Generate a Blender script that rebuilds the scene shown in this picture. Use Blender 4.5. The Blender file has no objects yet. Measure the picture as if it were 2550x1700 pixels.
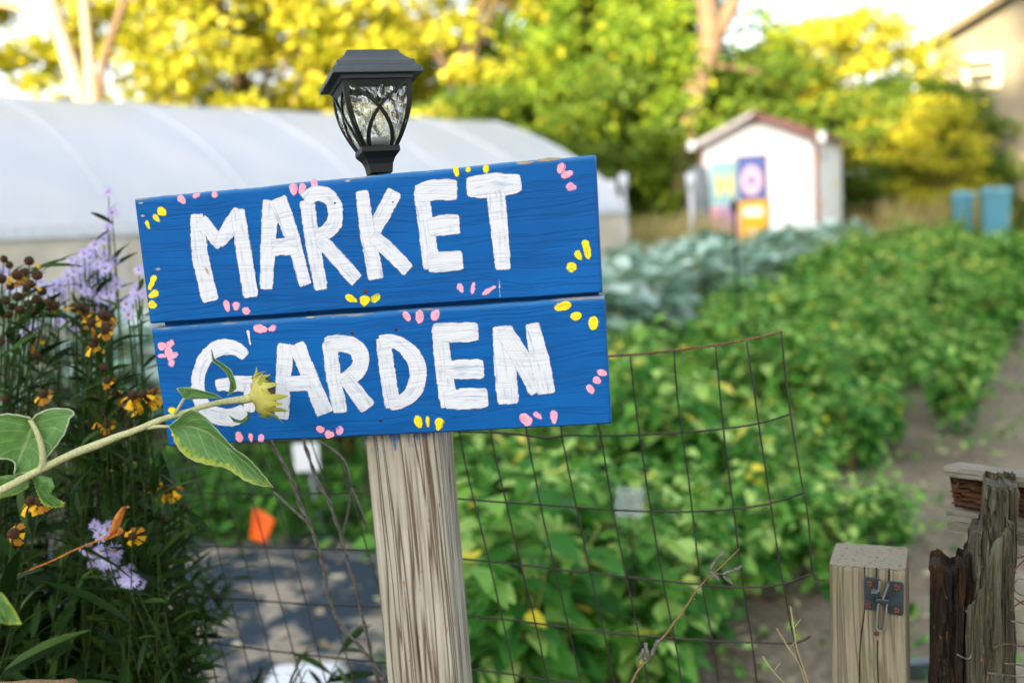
import bpy, bmesh, math, random
import numpy as np
from mathutils import Vector, Matrix, noise as mnoise
R_ = math.radians
scene = bpy.context.scene
COL = scene.collection

# ------------------------------------------------------------------ camera
FPX = 2550*35/36; CX, CY = 1275, 850
PITCH, ROLL, EYE = R_(-6.6), R_(3.0), 1.4
cf = Vector((0, math.cos(PITCH), math.sin(PITCH)))
cr0 = Vector((1, 0, 0)); cu0 = cr0.cross(cf)
cr = math.cos(ROLL)*cr0 - math.sin(ROLL)*cu0
cu = math.sin(ROLL)*cr0 + math.cos(ROLL)*cu0
CAM = Vector((0, 0, EYE))
cd = bpy.data.cameras.new('camera'); cam = bpy.data.objects.new('camera', cd); COL.objects.link(cam)
cam.matrix_world = Matrix(((cr.x, cu.x, -cf.x, 0), (cr.y, cu.y, -cf.y, 0), (cr.z, cu.z, -cf.z, EYE), (0, 0, 0, 1)))
cd.lens = 35; cd.sensor_width = 36; cd.clip_start = 0.05; cd.clip_end = 2000
cd.dof.use_dof = True; cd.dof.focus_distance = 1.10; cd.dof.aperture_fstop = 2.8; cd.dof.aperture_blades = 0
scene.camera = cam
# ------------------------------------------------------------------ light
SUN_EL = 15.0
TR = Vector((0.50, 0.86, 0)).normalized()         # the way the sunlight travels over the ground
w = bpy.data.worlds.new('World'); scene.world = w; w.use_nodes = True
nt = w.node_tree; nt.nodes.clear()
sky = nt.nodes.new('ShaderNodeTexSky'); sky.sky_type = 'NISHITA'; sky.sun_disc = False
sky.sun_elevation = R_(SUN_EL); sky.sun_rotation = math.atan2(-TR.x, -TR.y) % (2*math.pi)
sky.dust_density = 3.0; sky.air_density = 1.0; sky.ozone_density = 1.0
hs = nt.nodes.new('ShaderNodeHueSaturation'); hs.inputs['Saturation'].default_value = 0.45
bg = nt.nodes.new('ShaderNodeBackground'); bg.inputs[1].default_value = 0.115
wo = nt.nodes.new('ShaderNodeOutputWorld')
nt.links.new(sky.outputs[0], hs.inputs['Color']); nt.links.new(hs.outputs[0], bg.inputs[0]); nt.links.new(bg.outputs[0], wo.inputs[0])
sl = bpy.data.lights.new('sun', 'SUN'); sl.energy = 5.0; sl.angle = R_(0.5); sl.color = (1.0, 0.80, 0.50)
so = bpy.data.objects.new('sun', sl); COL.objects.link(so)
sd = Vector((TR.x*math.cos(R_(SUN_EL)), TR.y*math.cos(R_(SUN_EL)), -math.sin(R_(SUN_EL))))
so.rotation_euler = sd.to_track_quat('-Z', 'Y').to_euler(); so.location = (-20, -40, 30)
scene.view_settings.view_transform = 'Standard'; scene.view_settings.look = 'None'
scene.view_settings.exposure = 2.62; scene.view_settings.gamma = 1
cy = scene.cycles
cy.max_bounces = 6; cy.diffuse_bounces = 2; cy.glossy_bounces = 3; cy.transmission_bounces = 5; cy.transparent_max_bounces = 16
cy.use_denoising = True; cy.caustics_reflective = False; cy.caustics_refractive = False; cy.sample_clamp_indirect = 6

# ------------------------------------------------------------------ helpers
rng = random.Random(11); nrng = np.random.default_rng(7)
def ray(x, y): return (cf + cr*((x-CX)/FPX) - cu*((y-CY)/FPX))
def at(x, y, Y):
    d = ray(x, y); return CAM + d*(Y/d.y)
def gz(y): return 0.0 if y < 3 else 0.022*(y-3)
def on_ground(x, y):
    d = ray(x, y); t = -EYE/d.z; p = CAM+d*t
    for _ in range(8):
        t = (gz(p.y)-EYE)/d.z; p = CAM+d*t
    return p
def c1(x, y): return (300+x/1.96, 350+y/1.96)
def c2(x, y): return (900+x/1.9606, 350+y/1.96)
def c3(x, y): return (760+x/4.356, 90+y/4.356)
def c4(x, y): return (x/2.24, 400+y/2.24)
def c5(x, y): return (x/2.24, 1000+y/2.24)
def c6(x, y): return (600+x/2.413, 1050+y/2.413)
def c7(x, y): return (1300+x/1.7427, 800+y/1.7427)
def c8(x, y): return (1950+x/2.613, 1100+y/2.613)
def c9(x, y): return (2300+x/2.613, 1100+y/2.613)
def sf(x, y): return (x/3.267, 850+y/3.267)
def tw(x, y): return (1550+x/4.355, 1340+y/4.355)
def frame(yaw, lean, back, loc):
    m = Matrix.Rotation(yaw, 4, 'Z') @ Matrix.Rotation(lean, 4, 'Y') @ Matrix.Rotation(back, 4, 'X')
    return Matrix.Translation(loc) @ m

def tag(o, label=None, cat=None, group=None, kind=None):
    if label: o['label'] = label
    if cat: o['category'] = cat
    if group: o['group'] = group
    if kind: o['kind'] = kind
    return o
def empty(name, loc=(0, 0, 0), mw=None):
    o = bpy.data.objects.new(name, None); COL.objects.link(o); o.empty_display_size = 0.05
    if mw is not None: o.matrix_world = mw
    else: o.location = loc
    return o
def link(name, me, mats, parent=None, smooth=False):
    o = bpy.data.objects.new(name, me); COL.objects.link(o)
    for m in (mats if isinstance(mats, (list, tuple)) else [mats]): me.materials.append(m)
    if parent is not None: o.parent = parent
    if smooth: me.polygons.foreach_set('use_smooth', [True]*len(me.polygons))
    return o
def copy_tree(o, parent=None):
    c = o.copy(); COL.objects.link(c); c.parent = parent
    for ch in list(o.children): copy_tree(ch, c)
    return c

class MB:
    def __init__(s): s.v = []; s.f = []; s.uv = []; s.at = []; s.mi = []
    def add(s, vs, fs, uvs=None, at=None, mi=0):
        b = len(s.v); s.v += [tuple(p) for p in vs]
        s.f += [tuple(i+b for i in f) for f in fs]
        s.uv += list(uvs) if uvs is not None else [(p[0], p[2]) for p in s.v[b:]]
        s.at += list(at) if at is not None else [0.0]*len(vs)
        s.mi += [mi]*len(fs); return s
    def box(s, c, d, rot=None, mi=0):
        x, y, z = (k/2 for k in d); c = Vector(c)
        vs = [Vector((a*x, b*y, e*z)) for a in (-1, 1) for b in (-1, 1) for e in (-1, 1)]
        if rot is not None: vs = [rot @ q for q in vs]
        return s.add([c+q for q in vs], [(0, 1, 3, 2), (4, 6, 7, 5), (0, 4, 5, 1), (2, 3, 7, 6), (0, 2, 6, 4), (1, 5, 7, 3)], mi=mi)
    def tube(s, pts, r, n=8, cap=True, mi=0, jit=0):
        pts = [Vector(p) for p in pts]; m = len(pts)
        rr = r if isinstance(r, (list, tuple)) else [r]*m
        prev = None; vs = []; uv = []; L = 0
        for i, p in enumerate(pts):
            t = (pts[min(i+1, m-1)]-pts[max(i-1, 0)])
            t = t.normalized() if t.length > 1e-9 else Vector((0, 0, 1))
            if prev is None:
                a = t.cross(Vector((0, 0, 1)));
                if a.length < 0.2: a = t.cross(Vector((0, 1, 0)))
                a.normalize()
            else:
                a = (prev - t*prev.dot(t)).normalized()
            prev = a; b = t.cross(a)
            if i: L += (p-pts[i-1]).length
            for k in range(n):
                q = 2*math.pi*k/n; e = rr[i]*(1+(rng.uniform(-jit, jit) if jit else 0))
                vs.append(p + a*math.cos(q)*e + b*math.sin(q)*e); uv.append((L, k/n))
        fs = [(i*n+k, i*n+(k+1) % n, (i+1)*n+(k+1) % n, (i+1)*n+k) for i in range(m-1) for k in range(n)]
        if cap: fs += [tuple(range(n-1, -1, -1)), tuple((m-1)*n+k for k in range(n))]
        return s.add(vs, fs, uv, mi=mi)
    def grid(s, rows, uvs=None, at=None, mi=0, flip=False):
        m, n = len(rows), len(rows[0]); vs = [p for r in rows for p in r]
        if uvs is None: uvs = [(i/(m-1), j/(n-1)) for i in range(m) for j in range(n)]
        else: uvs = [u for r in uvs for u in r]
        if at is not None: at = [a for r in at for a in r]
        fs = [(i*n+j, (i+1)*n+j, (i+1)*n+j+1, i*n+j+1) for i in range(m-1) for j in range(n-1)]
        if flip: fs = [f[::-1] for f in fs]
        return s.add(vs, fs, uvs, at, mi)
    def prism(s, poly, y0, y1, mi=0):   # polygon in xz, extruded along y
        n = len(poly); vs = [(p[0], y0, p[1]) for p in poly]+[(p[0], y1, p[1]) for p in poly]
        fs = [tuple(range(n)), tuple(range(2*n-1, n-1, -1))]+[(i, i+n, (i+1) % n+n, (i+1) % n) for i in range(n)]
        return s.add(vs, fs, mi=mi)
    def sqrings(s, prof, n=1, mi=0, cap=True):   # prof: list of (half width x, half width y, z)
        vs = []
        for (a, b, z) in prof: vs += [(-a, -b, z), (a, -b, z), (a, b, z), (-a, b, z)]
        fs = [(i*4+k, i*4+(k+1) % 4, i*4+4+(k+1) % 4, i*4+4+k) for i in range(len(prof)-1) for k in range(4)]
        if cap: fs += [(3, 2, 1, 0), tuple(len(vs)-4+k for k in range(4))]
        return s.add(vs, fs, mi=mi)
    def lathe(s, prof, mtx, n=24, mi=0, jit=0):
        vs = []; uv = []
        for i, (r, z) in enumerate(prof):
            for k in range(n):
                q = 2*math.pi*k/n; e = r*(1+rng.uniform(-jit, jit))
                vs.append(mtx @ Vector((e*math.cos(q), e*math.sin(q), z))); uv.append((i/(len(prof)-1), k/n))
        fs = [(i*n+k, i*n+(k+1) % n, (i+1)*n+(k+1) % n, (i+1)*n+k) for i in range(len(prof)-1) for k in range(n)]
        return s.add(vs, fs, uv, mi=mi)
    def mesh(s, name):
        me = bpy.data.meshes.new(name); me.from_pydata(s.v, [], s.f); me.update()
        ul = me.uv_layers.new(name='uv'); idx = [0]*len(me.loops); me.loops.foreach_get('vertex_index', idx)
        ua = np.array(s.uv, dtype=np.float32)[idx]; ul.data.foreach_set('uv', ua.ravel())
        a = me.attributes.new('var', 'FLOAT', 'POINT'); a.data.foreach_set('value', np.array(s.at, dtype=np.float32))
        if any(s.mi): me.polygons.foreach_set('material_index', s.mi)
        return me
    def build(s, name, mats, parent=None, smooth=False, bevel=0, seg=2):
        o = link(name, s.mesh(name), mats, parent, smooth)
        if bevel:
            b = o.modifiers.new('bevel', 'BEVEL'); b.width = bevel; b.segments = seg; b.limit_method = 'ANGLE'; b.angle_limit = R_(40)
        return o

def np_mesh(name, V, Fq, var, uv=None):
    me = bpy.data.meshes.new(name); nv = len(V); nf = len(Fq)
    me.vertices.add(nv); me.vertices.foreach_set('co', V.astype(np.float32).ravel())
    me.loops.add(nf*4); me.polygons.add(nf)
    me.loops.foreach_set('vertex_index', Fq.astype(np.int32).ravel())
    me.polygons.foreach_set('loop_start', np.arange(nf, dtype=np.int32)*4)
    me.update(calc_edges=True); me.validate()
    a = me.attributes.new('var', 'FLOAT', 'POINT'); a.data.foreach_set('value', var.astype(np.float32))
    if uv is not None:
        ul = me.uv_layers.new(name='uv'); ul.data.foreach_set('uv', uv[Fq.ravel()].astype(np.float32).ravel())
    return me
def leaf_template(nx, ny, wf, fold=0.3, droop=0.3, ruffle=0.0):
    V = []; U = []
    for i in range(ny):
        t = i/(ny-1); wdt = wf(t)
        for j in range(nx):
            a = -1+2*j/(nx-1)
            z = abs(a)*wdt*fold - droop*t*t + ruffle*math.sin(t*17+a*2.2)*abs(a)
            V.append((a*wdt, t, z)); U.append((t, a*.5+.5))
    Fq = [(i*nx+j, i*nx+j+1, (i+1)*nx+j+1, (i+1)*nx+j) for i in range(ny-1) for j in range(nx-1)]
    return np.array(V), np.array(Fq), np.array(U)
def scatter(tmpl, pos, dirs, nrm, size, var):
    V, Fq, U = tmpl
    d = dirs/np.linalg.norm(dirs, axis=1, keepdims=True)
    x = np.cross(d, nrm); x /= np.linalg.norm(x, axis=1, keepdims=True)+1e-9
    z = np.cross(x, d)
    n = len(pos); k = len(V)
    P = pos[:, None, :] + size[:, None, None]*(V[None, :, 0:1]*x[:, None, :] + V[None, :, 1:2]*d[:, None, :] + V[None, :, 2:3]*z[:, None, :])
    FF = Fq[None]+(np.arange(n)*k)[:, None, None]
    return P.reshape(-1, 3), FF.reshape(-1, 4), np.repeat(var, k), np.tile(U, (n, 1))
def join(*parts):
    b = 0; Vs = []; Fs = []; vs = []; us = []
    for V, Fq, v, u in parts: Vs.append(V); Fs.append(Fq+b); vs.append(v); us.append(u); b += len(V)
    return np.concatenate(Vs), np.concatenate(Fs), np.concatenate(vs), np.concatenate(us)
def unit(n):
    a = nrng.normal(size=(n, 3)); return a/np.linalg.norm(a, axis=1, keepdims=True)

# ------------------------------------------------------------------ materials
class NB:
    def __init__(s, name):
        s.m = bpy.data.materials.new(name); s.m.use_nodes = True; s.t = s.m.node_tree; s.t.nodes.clear()
        s.out = s.n('ShaderNodeOutputMaterial'); s.b = s.n('ShaderNodeBsdfPrincipled'); s.l(s.b.outputs[0], s.out.inputs[0])
    def n(s, t, **k):
        o = s.t.nodes.new(t)
        for a, v in k.items(): setattr(o, a, v)
        return o
    def l(s, a, b): s.t.links.new(a, b)
    def set(s, node, i, v):
        if hasattr(v, 'is_linked') or isinstance(v, bpy.types.NodeSocket): s.l(v, node.inputs[i])
        else: node.inputs[i].default_value = v
    def coord(s, kind='Object', scale=(1, 1, 1), rot=(0, 0, 0), loc=(0, 0, 0)):
        if kind == 'uv': c = s.n('ShaderNodeUVMap', uv_map='uv').outputs[0]
        elif kind == 'world': c = s.n('ShaderNodeNewGeometry').outputs['Position']
        else: c = s.n('ShaderNodeTexCoord').outputs[kind]
        m = s.n('ShaderNodeMapping'); s.l(c, m.inputs[0]); m.inputs['Scale'].default_value = scale
        m.inputs['Rotation'].default_value = rot; m.inputs['Location'].default_value = loc; return m.outputs[0]
    def noise(s, vec, scale=5, detail=4, rough=.55, dist=0):
        o = s.n('ShaderNodeTexNoise'); s.l(vec, o.inputs['Vector']); o.inputs['Scale'].default_value = scale
        o.inputs['Detail'].default_value = detail; o.inputs['Roughness'].default_value = rough; o.inputs['Distortion'].default_value = dist
        return o.outputs[0]
    def wave(s, vec, scale=5, dist=2, detail=2, dscale=1, dir='X'):
        o = s.n('ShaderNodeTexWave', bands_direction=dir); s.l(vec, o.inputs['Vector']); o.inputs['Scale'].default_value = scale
        o.inputs['Distortion'].default_value = dist; o.inputs['Detail'].default_value = detail; o.inputs['Detail Scale'].default_value = dscale
        return o.outputs[1]
    def ramp(s, fac, stops, interp='LINEAR'):
        o = s.n('ShaderNodeValToRGB'); s.l(fac, o.inputs[0]); cr_ = o.color_ramp; cr_.interpolation = interp
        while len(cr_.elements) < len(stops): cr_.elements.new(0.5)
        for e, (p, c) in zip(cr_.elements, stops):
            e.position = p; e.color = (c, c, c, 1) if isinstance(c, (int, float)) else (*c, 1)
        return o.outputs[0]
    def mix(s, f, a, b, mode='MIX'):
        o = s.n('ShaderNodeMix', data_type='RGBA', blend_type=mode)
        s.set(o, 0, f); 
        for i, v in ((6, a), (7, b)):
            if isinstance(v, bpy.types.NodeSocket): s.l(v, o.inputs[i])
            else: o.inputs[i].default_value = (*v, 1) if len(v) == 3 else v
        return o.outputs[2]
    def math(s, op, a, b=0.0, c=None):
        o = s.n('ShaderNodeMath', operation=op); s.set(o, 0, a); s.set(o, 1, b)
        if c is not None: s.set(o, 2, c)
        return o.outputs[0]
    def attr(s, name): return s.n('ShaderNodeAttribute', attribute_name=name).outputs['Fac']
    def bump(s, h, strength=.3, dist=.01, base=None):
        o = s.n('ShaderNodeBump'); s.l(h, o.inputs['Height']); o.inputs['Strength'].default_value = strength; o.inputs['Distance'].default_value = dist
        if base is not None: s.l(base, o.inputs['Normal'])
        return o.outputs[0]
    def fin(s, color=None, rough=.6, normal=None, spec=.4, alpha=None, metal=0, trans=None):
        b = s.b.inputs
        if color is not None:
            if isinstance(color, bpy.types.NodeSocket): s.l(color, b['Base Color'])
            else: b['Base Color'].default_value = (*color, 1)
        s.set(s.b, 'Roughness', rough); b['Specular IOR Level'].default_value = spec; b['Metallic'].default_value = metal
        if normal is not None: s.l(normal, b['Normal'])
        if alpha is not None: s.set(s.b, 'Alpha', alpha)
        if trans is not None:      # (amount, colour)
            tr = s.n('ShaderNodeBsdfTranslucent'); mx = s.n('ShaderNodeMixShader'); mx.inputs[0].default_value = trans[0]
            if isinstance(trans[1], bpy.types.NodeSocket): s.l(trans[1], tr.inputs[0])
            else: tr.inputs[0].default_value = (*trans[1], 1)
            if normal is not None: s.l(normal, tr.inputs['Normal'])
            s.l(s.b.outputs[0], mx.inputs[1]); s.l(tr.outputs[0], mx.inputs[2]); s.l(mx.outputs[0], s.out.inputs[0])
        return s.m
def plain(name, col, rough=.6, spec=.4, metal=0, nscale=30, amt=.25, bump=.1):
    b = NB(name); v = b.coord('Object'); n = b.noise(v, nscale, 5)
    c = b.mix(b.ramp(n, [(.3, 0.0), (.7, 1.0)]), tuple(k*(1-amt) for k in col), tuple(min(1, k*(1+amt)) for k in col))
    return b.fin(c, rough, b.bump(n, bump, .002), spec, metal=metal)
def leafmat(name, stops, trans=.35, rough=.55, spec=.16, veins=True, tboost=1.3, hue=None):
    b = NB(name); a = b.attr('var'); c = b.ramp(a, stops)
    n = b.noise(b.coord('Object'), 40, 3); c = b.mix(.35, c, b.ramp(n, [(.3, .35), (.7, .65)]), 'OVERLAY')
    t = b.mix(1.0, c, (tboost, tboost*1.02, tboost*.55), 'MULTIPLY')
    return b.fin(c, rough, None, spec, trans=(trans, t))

def board_bump(b, sc=1.0):
    g = b.coord('Object', (2.2, 20, 60)); warp = b.noise(b.coord('Object', (3, 1, 7)), 1.6, 2)
    mx = b.n('ShaderNodeMapping'); b.l(g, mx.inputs[0])
    add = b.n('ShaderNodeVectorMath', operation='ADD'); b.l(g, add.inputs[0])
    cmb = b.n('ShaderNodeCombineXYZ'); b.l(b.math('MULTIPLY', warp, 2.6), cmb.inputs[2]); b.l(cmb.outputs[0], add.inputs[1])
    lines = b.noise(add.outputs[0], 1.5, 4, .55); crack = b.ramp(lines, [(.0, 1), (.44, 1), (.475, 0.15), (.5, 0.15), (.53, 1), (1, 1)])
    fine = b.noise(b.coord('Object', (14, 200, 420)), 1.0, 3, .6)
    return lines, crack, fine
def m_board():
    b = NB('blue_paint'); lines, crack, fine = board_bump(b)
    big = b.noise(b.coord('Object', (6, 6, 14)), 1.2, 3)
    c = b.mix(b.ramp(big, [(.3, 0), (.7, 1)]), (.0003, .076, .275), (.0006, .104, .36))
    c = b.mix(b.math('MULTIPLY', b.ramp(fine, [(.55, 0), (.75, 1)]), .22), c, (.003, .15, .47))
    c = b.mix(b.math('MULTIPLY', b.math('SUBTRACT', 1, crack), .28), c, (.001, .035, .15))
    # bare wood on the worn edge (attribute) and small chips
    e = b.attr('var'); wn = b.noise(b.coord('Object', (18, 60, 90)), 1.3, 4)
    worn = b.ramp(b.math('MULTIPLY', e, wn), [(.57, 0), (.60, 1)])
    c = b.mix(worn, c, (.30, .22, .12))
    edge = b.ramp(b.math('MULTIPLY', e, 1), [(.5, 0), (1.0, 1)])
    c = b.mix(b.math('MULTIPLY', edge, .35), c, (.10, .30, .55))  # paler blue painted along the top edge as sky light on the bevel
    h = b.math('ADD', b.math('MULTIPLY', crack, .7), b.math('MULTIPLY', fine, .35))
    h = b.math('ADD', h, b.math('MULTIPLY', lines, .8))
    return b.fin(c, b.ramp(fine, [(.3, .5), (.7, .65)]), b.bump(h, .8, .00045), .15)
def m_paint(name, lo, hi, cut=.0022, amp=.006, thin=.5):
    b = NB(name); lines, crack, fine = board_bump(b)
    st = b.noise(b.coord('uv', (14, 420, 1)), 1.0, 4, .6); bl = b.noise(b.coord('uv', (60, 160, 1)), 1.0, 2)
    c = b.mix(b.ramp(b.math('ADD', b.math('MULTIPLY', st, .6), b.math('MULTIPLY', bl, .4)), [(.34, 0), (.50, 1)]), lo, hi)
    c = b.mix(b.math('MULTIPLY', b.math('SUBTRACT', 1, crack), .14), c, tuple(k*.55 for k in lo))
    e = b.attr('var'); nz = b.noise(b.coord('uv', (90, 1500, 1)), 1.0, 3, .6); nz2 = b.noise(b.coord('Object', (90, 1, 260)), 1, 2)
    k = b.math('ADD', e, b.math('MULTIPLY', b.math('SUBTRACT', b.math('ADD', b.math('MULTIPLY', nz, .6), b.math('MULTIPLY', nz2, .4)), .5), amp*2))
    al = b.ramp(b.math('DIVIDE', k, .01), [(cut*100-.03, 0), (cut*100+.03, 1)])
    thinm = b.ramp(b.math('MULTIPLY', b.math('ADD', st, bl), .5), [(.33, 1-thin), (.44, 1)])
    al = b.math('MULTIPLY', al, thinm)
    h = b.math('ADD', b.math('MULTIPLY', crack, .6), b.math('MULTIPLY', st, .8)); h = b.math('ADD', h, b.math('MULTIPLY', lines, .6))
    return b.fin(c, .5, b.bump(h, .8, .0005), .35, alpha=al)
def m_oldwood(name, base, dark, axis='Z', sc=1.0, stripes=.5, moss=None, blue=False, warp=.35):
    b = NB(name)
    def ax(l, a): return (a, a, l) if axis == 'Z' else (l, a, a)
    v = b.coord('Object', ax(.35*sc, 14*sc)); wv = b.noise(b.coord('Object', ax(2.0*sc, 6*sc)), 1, 1)
    add = b.n('ShaderNodeVectorMath', operation='ADD'); b.l(v, add.inputs[0])
    cm = b.n('ShaderNodeCombineXYZ'); w_ = b.math('MULTIPLY', wv, warp); b.l(w_, cm.inputs[0]); b.l(w_, cm.inputs[1]); 
    if axis != 'Z': b.l(w_, cm.inputs[2])
    b.l(cm.outputs[0], add.inputs[1])
    big = b.noise(add.outputs[0], 5.5, 2.5, .5)
    fine = b.noise(b.coord('Object', ax(9*sc, 330*sc)), 1, 4, .6)
    mid = b.noise(b.coord('Object', ax(2.2*sc, 75*sc)), 1.0, 4, .65)
    blot = b.noise(b.coord('Object', (9, 9, 9)), 1.0, 4)
    c = b.mix(b.ramp(blot, [(.35, 0), (.65, 1)]), base, tuple(k*.78 for k in base))
    c = b.mix(b.math('MULTIPLY', b.ramp(fine, [(.42, 1), (.6, 0)]), .45), c, tuple((k+d)/2.2 for k, d in zip(base, dark)))
    st = b.ramp(big, [(.0, 0), (.5-.06, 0), (.5, 1), (.55, 0), (.585, 0), (.62, 1), (.66, 0), (1, 0)])
    c = b.mix(b.math('MULTIPLY', st, stripes), c, dark)
    crk = b.ramp(mid, [(.33, 1), (.38, 0)])
    c = b.mix(b.math('MULTIPLY', crk, .75), c, tuple(k*.5 for k in dark))
    if moss: c = b.mix(b.math('MULTIPLY', b.ramp(b.noise(b.coord('Object', ax(6, 25)), 1.4, 4), [(.5, 0), (.64, 1)]), .7), c, moss)
    spots = b.ramp(b.noise(b.coord('Object', ax(55, 200)), 1, 2), [(.69, 0), (.73, 1)])
    c = b.mix(b.math('MULTIPLY', spots, .7), c, (.30, .13, .03))
    h = b.math('ADD', b.math('MULTIPLY', fine, .5), b.math('MULTIPLY', b.math('SUBTRACT', 1, st), .8)); h = b.math('SUBTRACT', h, b.math('MULTIPLY', crk, 1.2))
    if blue:
        zz = b.n('ShaderNodeSeparateXYZ'); b.l(b.n('ShaderNodeTexCoord').outputs['Object'], zz.inputs[0])
        top = b.n('ShaderNodeMapRange'); b.l(zz.outputs[2], top.inputs[0]); top.inputs[1].default_value = -.205; top.inputs[2].default_value = -.13
        nn = b.noise(b.coord('Object', (260, 60, 45)), 1, 4); sp = b.ramp(b.math('MULTIPLY', b.math('ADD', top.outputs[0], .25), nn), [(.46, 0), (.58, .8)])
        sp = b.math('MULTIPLY', sp, b.math('GREATER_THAN', zz.outputs[2], -.21))
        c = b.mix(sp, c, (.01, .10, .33))
    return b.fin(c, .85, b.bump(h, .9, .0016), .2)

M = {}
M['board'] = m_board()
M['white'] = m_paint('white_lettering_paint', (.40, .47, .58), (.62, .65, .70), cut=.0014, amp=.0032, thin=.16)
M['yellow'] = m_paint('yellow_dab_paint', (.62, .50, .01), (.85, .66, .005), cut=.0009, amp=.0034, thin=.55)
M['ygreen'] = m_paint('thin_yellow_paint', (.30, .42, .02), (.78, .65, .01), cut=.0010, amp=.0045, thin=.75)
M['pink'] = m_paint('pink_dab_paint', (.72, .24, .36), (.86, .36, .46), cut=.0009, amp=.0034, thin=.45)
M['lilac'] = m_paint('thin_pink_paint', (.40, .26, .50), (.75, .35, .50), cut=.0010, amp=.0045, thin=.8)
M['post'] = m_oldwood('sign_post_wood', (.44, .415, .335), (.085, .055, .032), stripes=.95, blue=True, sc=1.0, warp=.22)
M['gatepost'] = m_oldwood('gate_post_wood', (.25, .225, .155), (.08, .065, .04), stripes=.65, moss=(.14, .15, .075))
M['endgrain'] = plain('endgrain_wood', (.38, .33, .25), .9, .15, nscale=60, amt=.35, bump=.5)
M['rot'] = m_oldwood('rotten_dark_wood', (.024, .017, .010), (.006, .004, .003), stripes=.8, moss=(.06, .028, .010))
M['greywood'] = m_oldwood('split_grey_wood', (.10, .095, .062), (.02, .02, .012), sc=1.0, stripes=.7, moss=(.13, .13, .09))
M['rail'] = m_oldwood('weathered_rail_wood', (.25, .235, .185), (.10, .09, .06), axis='X', stripes=.4)
M['railrot'] = m_oldwood('crumbling_rail_wood', (.11, .05, .02), (.02, .012, .008), axis='X', sc=.7, stripes=.6)
M['lamp'] = plain('black_lamp_plastic', (.006, .008, .007), .45, .25, nscale=90, amt=.1, bump=.03)
M['steel'] = plain('dark_galvanised_steel', (.045, .065, .075), .38, .5, metal=.6, nscale=120, amt=.3, bump=.1)
M['steeledge'] = plain('bright_steel_edge', (.35, .38, .40), .35, .5, metal=.8, nscale=80, amt=.2)
M['rust'] = plain('rusty_iron', (.085, .036, .022), .75, .3, nscale=300, amt=.5, bump=.4)
M['wire'] = plain('dull_fence_wire', (.034, .028, .022), .55, .4, metal=.35, nscale=200, amt=.4)
M['toprust'] = plain('rusty_top_wire', (.15, .075, .04), .7, .3, nscale=200, amt=.5)
M['galv'] = plain('galvanised_twisted_wire', (.13, .12, .105), .4, .5, metal=.6, nscale=150, amt=.5)
def m_glass():
    b = NB('crinkled_lamp_glass'); b.b.inputs['Transmission Weight'].default_value = 1.0; b.b.inputs['IOR'].default_value = 1.35
    b.b.inputs['Roughness'].default_value = .02; b.b.inputs['Base Color'].default_value = (.95, .97, .95, 1)
    n = b.noise(b.coord('Object', (1, 1, .45)), 130, 1.5); b.l(b.bump(n, 1.0, .008), b.b.inputs['Normal'])
    tr = b.n('ShaderNodeBsdfTransparent'); gl = b.n('ShaderNodeBsdfGlossy'); gl.inputs['Roughness'].default_value = .05; b.l(b.b.inputs['Normal'].links[0].from_socket, gl.inputs['Normal'])
    m1 = b.n('ShaderNodeMixShader'); m1.inputs[0].default_value = .35; b.l(tr.outputs[0], m1.inputs[1]); b.l(gl.outputs[0], m1.inputs[2])
    m2 = b.n('ShaderNodeMixShader'); m2.inputs[0].default_value = .5; b.l(m1.outputs[0], m2.inputs[1]); b.l(b.b.outputs[0], m2.inputs[2]); b.l(m2.outputs[0], b.out.inputs[0]); return b.m
M['glass'] = m_glass()
M['reflector'] = plain('pale_diffuser', (.75, .76, .70), .3, .6)
# plants
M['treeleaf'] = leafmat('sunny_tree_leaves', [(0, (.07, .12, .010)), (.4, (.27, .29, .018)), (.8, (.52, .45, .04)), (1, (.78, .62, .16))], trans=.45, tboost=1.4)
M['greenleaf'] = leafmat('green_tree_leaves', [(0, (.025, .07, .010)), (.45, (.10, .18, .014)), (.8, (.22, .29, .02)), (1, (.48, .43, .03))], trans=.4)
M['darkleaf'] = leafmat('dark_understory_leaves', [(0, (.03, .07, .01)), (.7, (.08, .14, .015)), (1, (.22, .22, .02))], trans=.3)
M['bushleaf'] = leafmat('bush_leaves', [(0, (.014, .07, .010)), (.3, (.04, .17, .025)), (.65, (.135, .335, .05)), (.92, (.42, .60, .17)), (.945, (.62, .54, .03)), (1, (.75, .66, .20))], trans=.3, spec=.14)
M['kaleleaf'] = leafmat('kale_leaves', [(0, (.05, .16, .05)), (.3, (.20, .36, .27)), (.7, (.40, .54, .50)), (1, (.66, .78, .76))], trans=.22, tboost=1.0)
M['stalk'] = plain('yellow_green_stalk', (.30, .30, .08), .6, .3)
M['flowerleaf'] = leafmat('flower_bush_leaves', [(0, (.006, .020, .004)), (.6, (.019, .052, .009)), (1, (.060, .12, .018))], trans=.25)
M['fstem'] = plain('green_flower_stem', (.024, .05, .010), .7, .1)
M['cone'] = plain('brown_seed_cone', (.055, .028, .012), .9, .2, nscale=900, amt=.6, bump=.8)
M['gold'] = leafmat('gold_petals', [(0, (.20, .08, .01)), (.4, (.50, .22, .01)), (1, (.85, .52, .015))], trans=.3)
M['aster'] = leafmat('lavender_petals', [(0, (.40, .36, .74)), (1, (.58, .54, .84))], trans=.3, tboost=1.0)
M['eye'] = plain('aster_eye', (.35, .20, .03), .8, .2, nscale=900)
M['bark'] = m_oldwood('sunlit_bark', (.42, .34, .24), (.14, .10, .07), sc=.12, stripes=.6)
M['barkdark'] = m_oldwood('brown_bark', (.16, .11, .07), (.09, .06, .04), sc=.12, stripes=.6)
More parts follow.
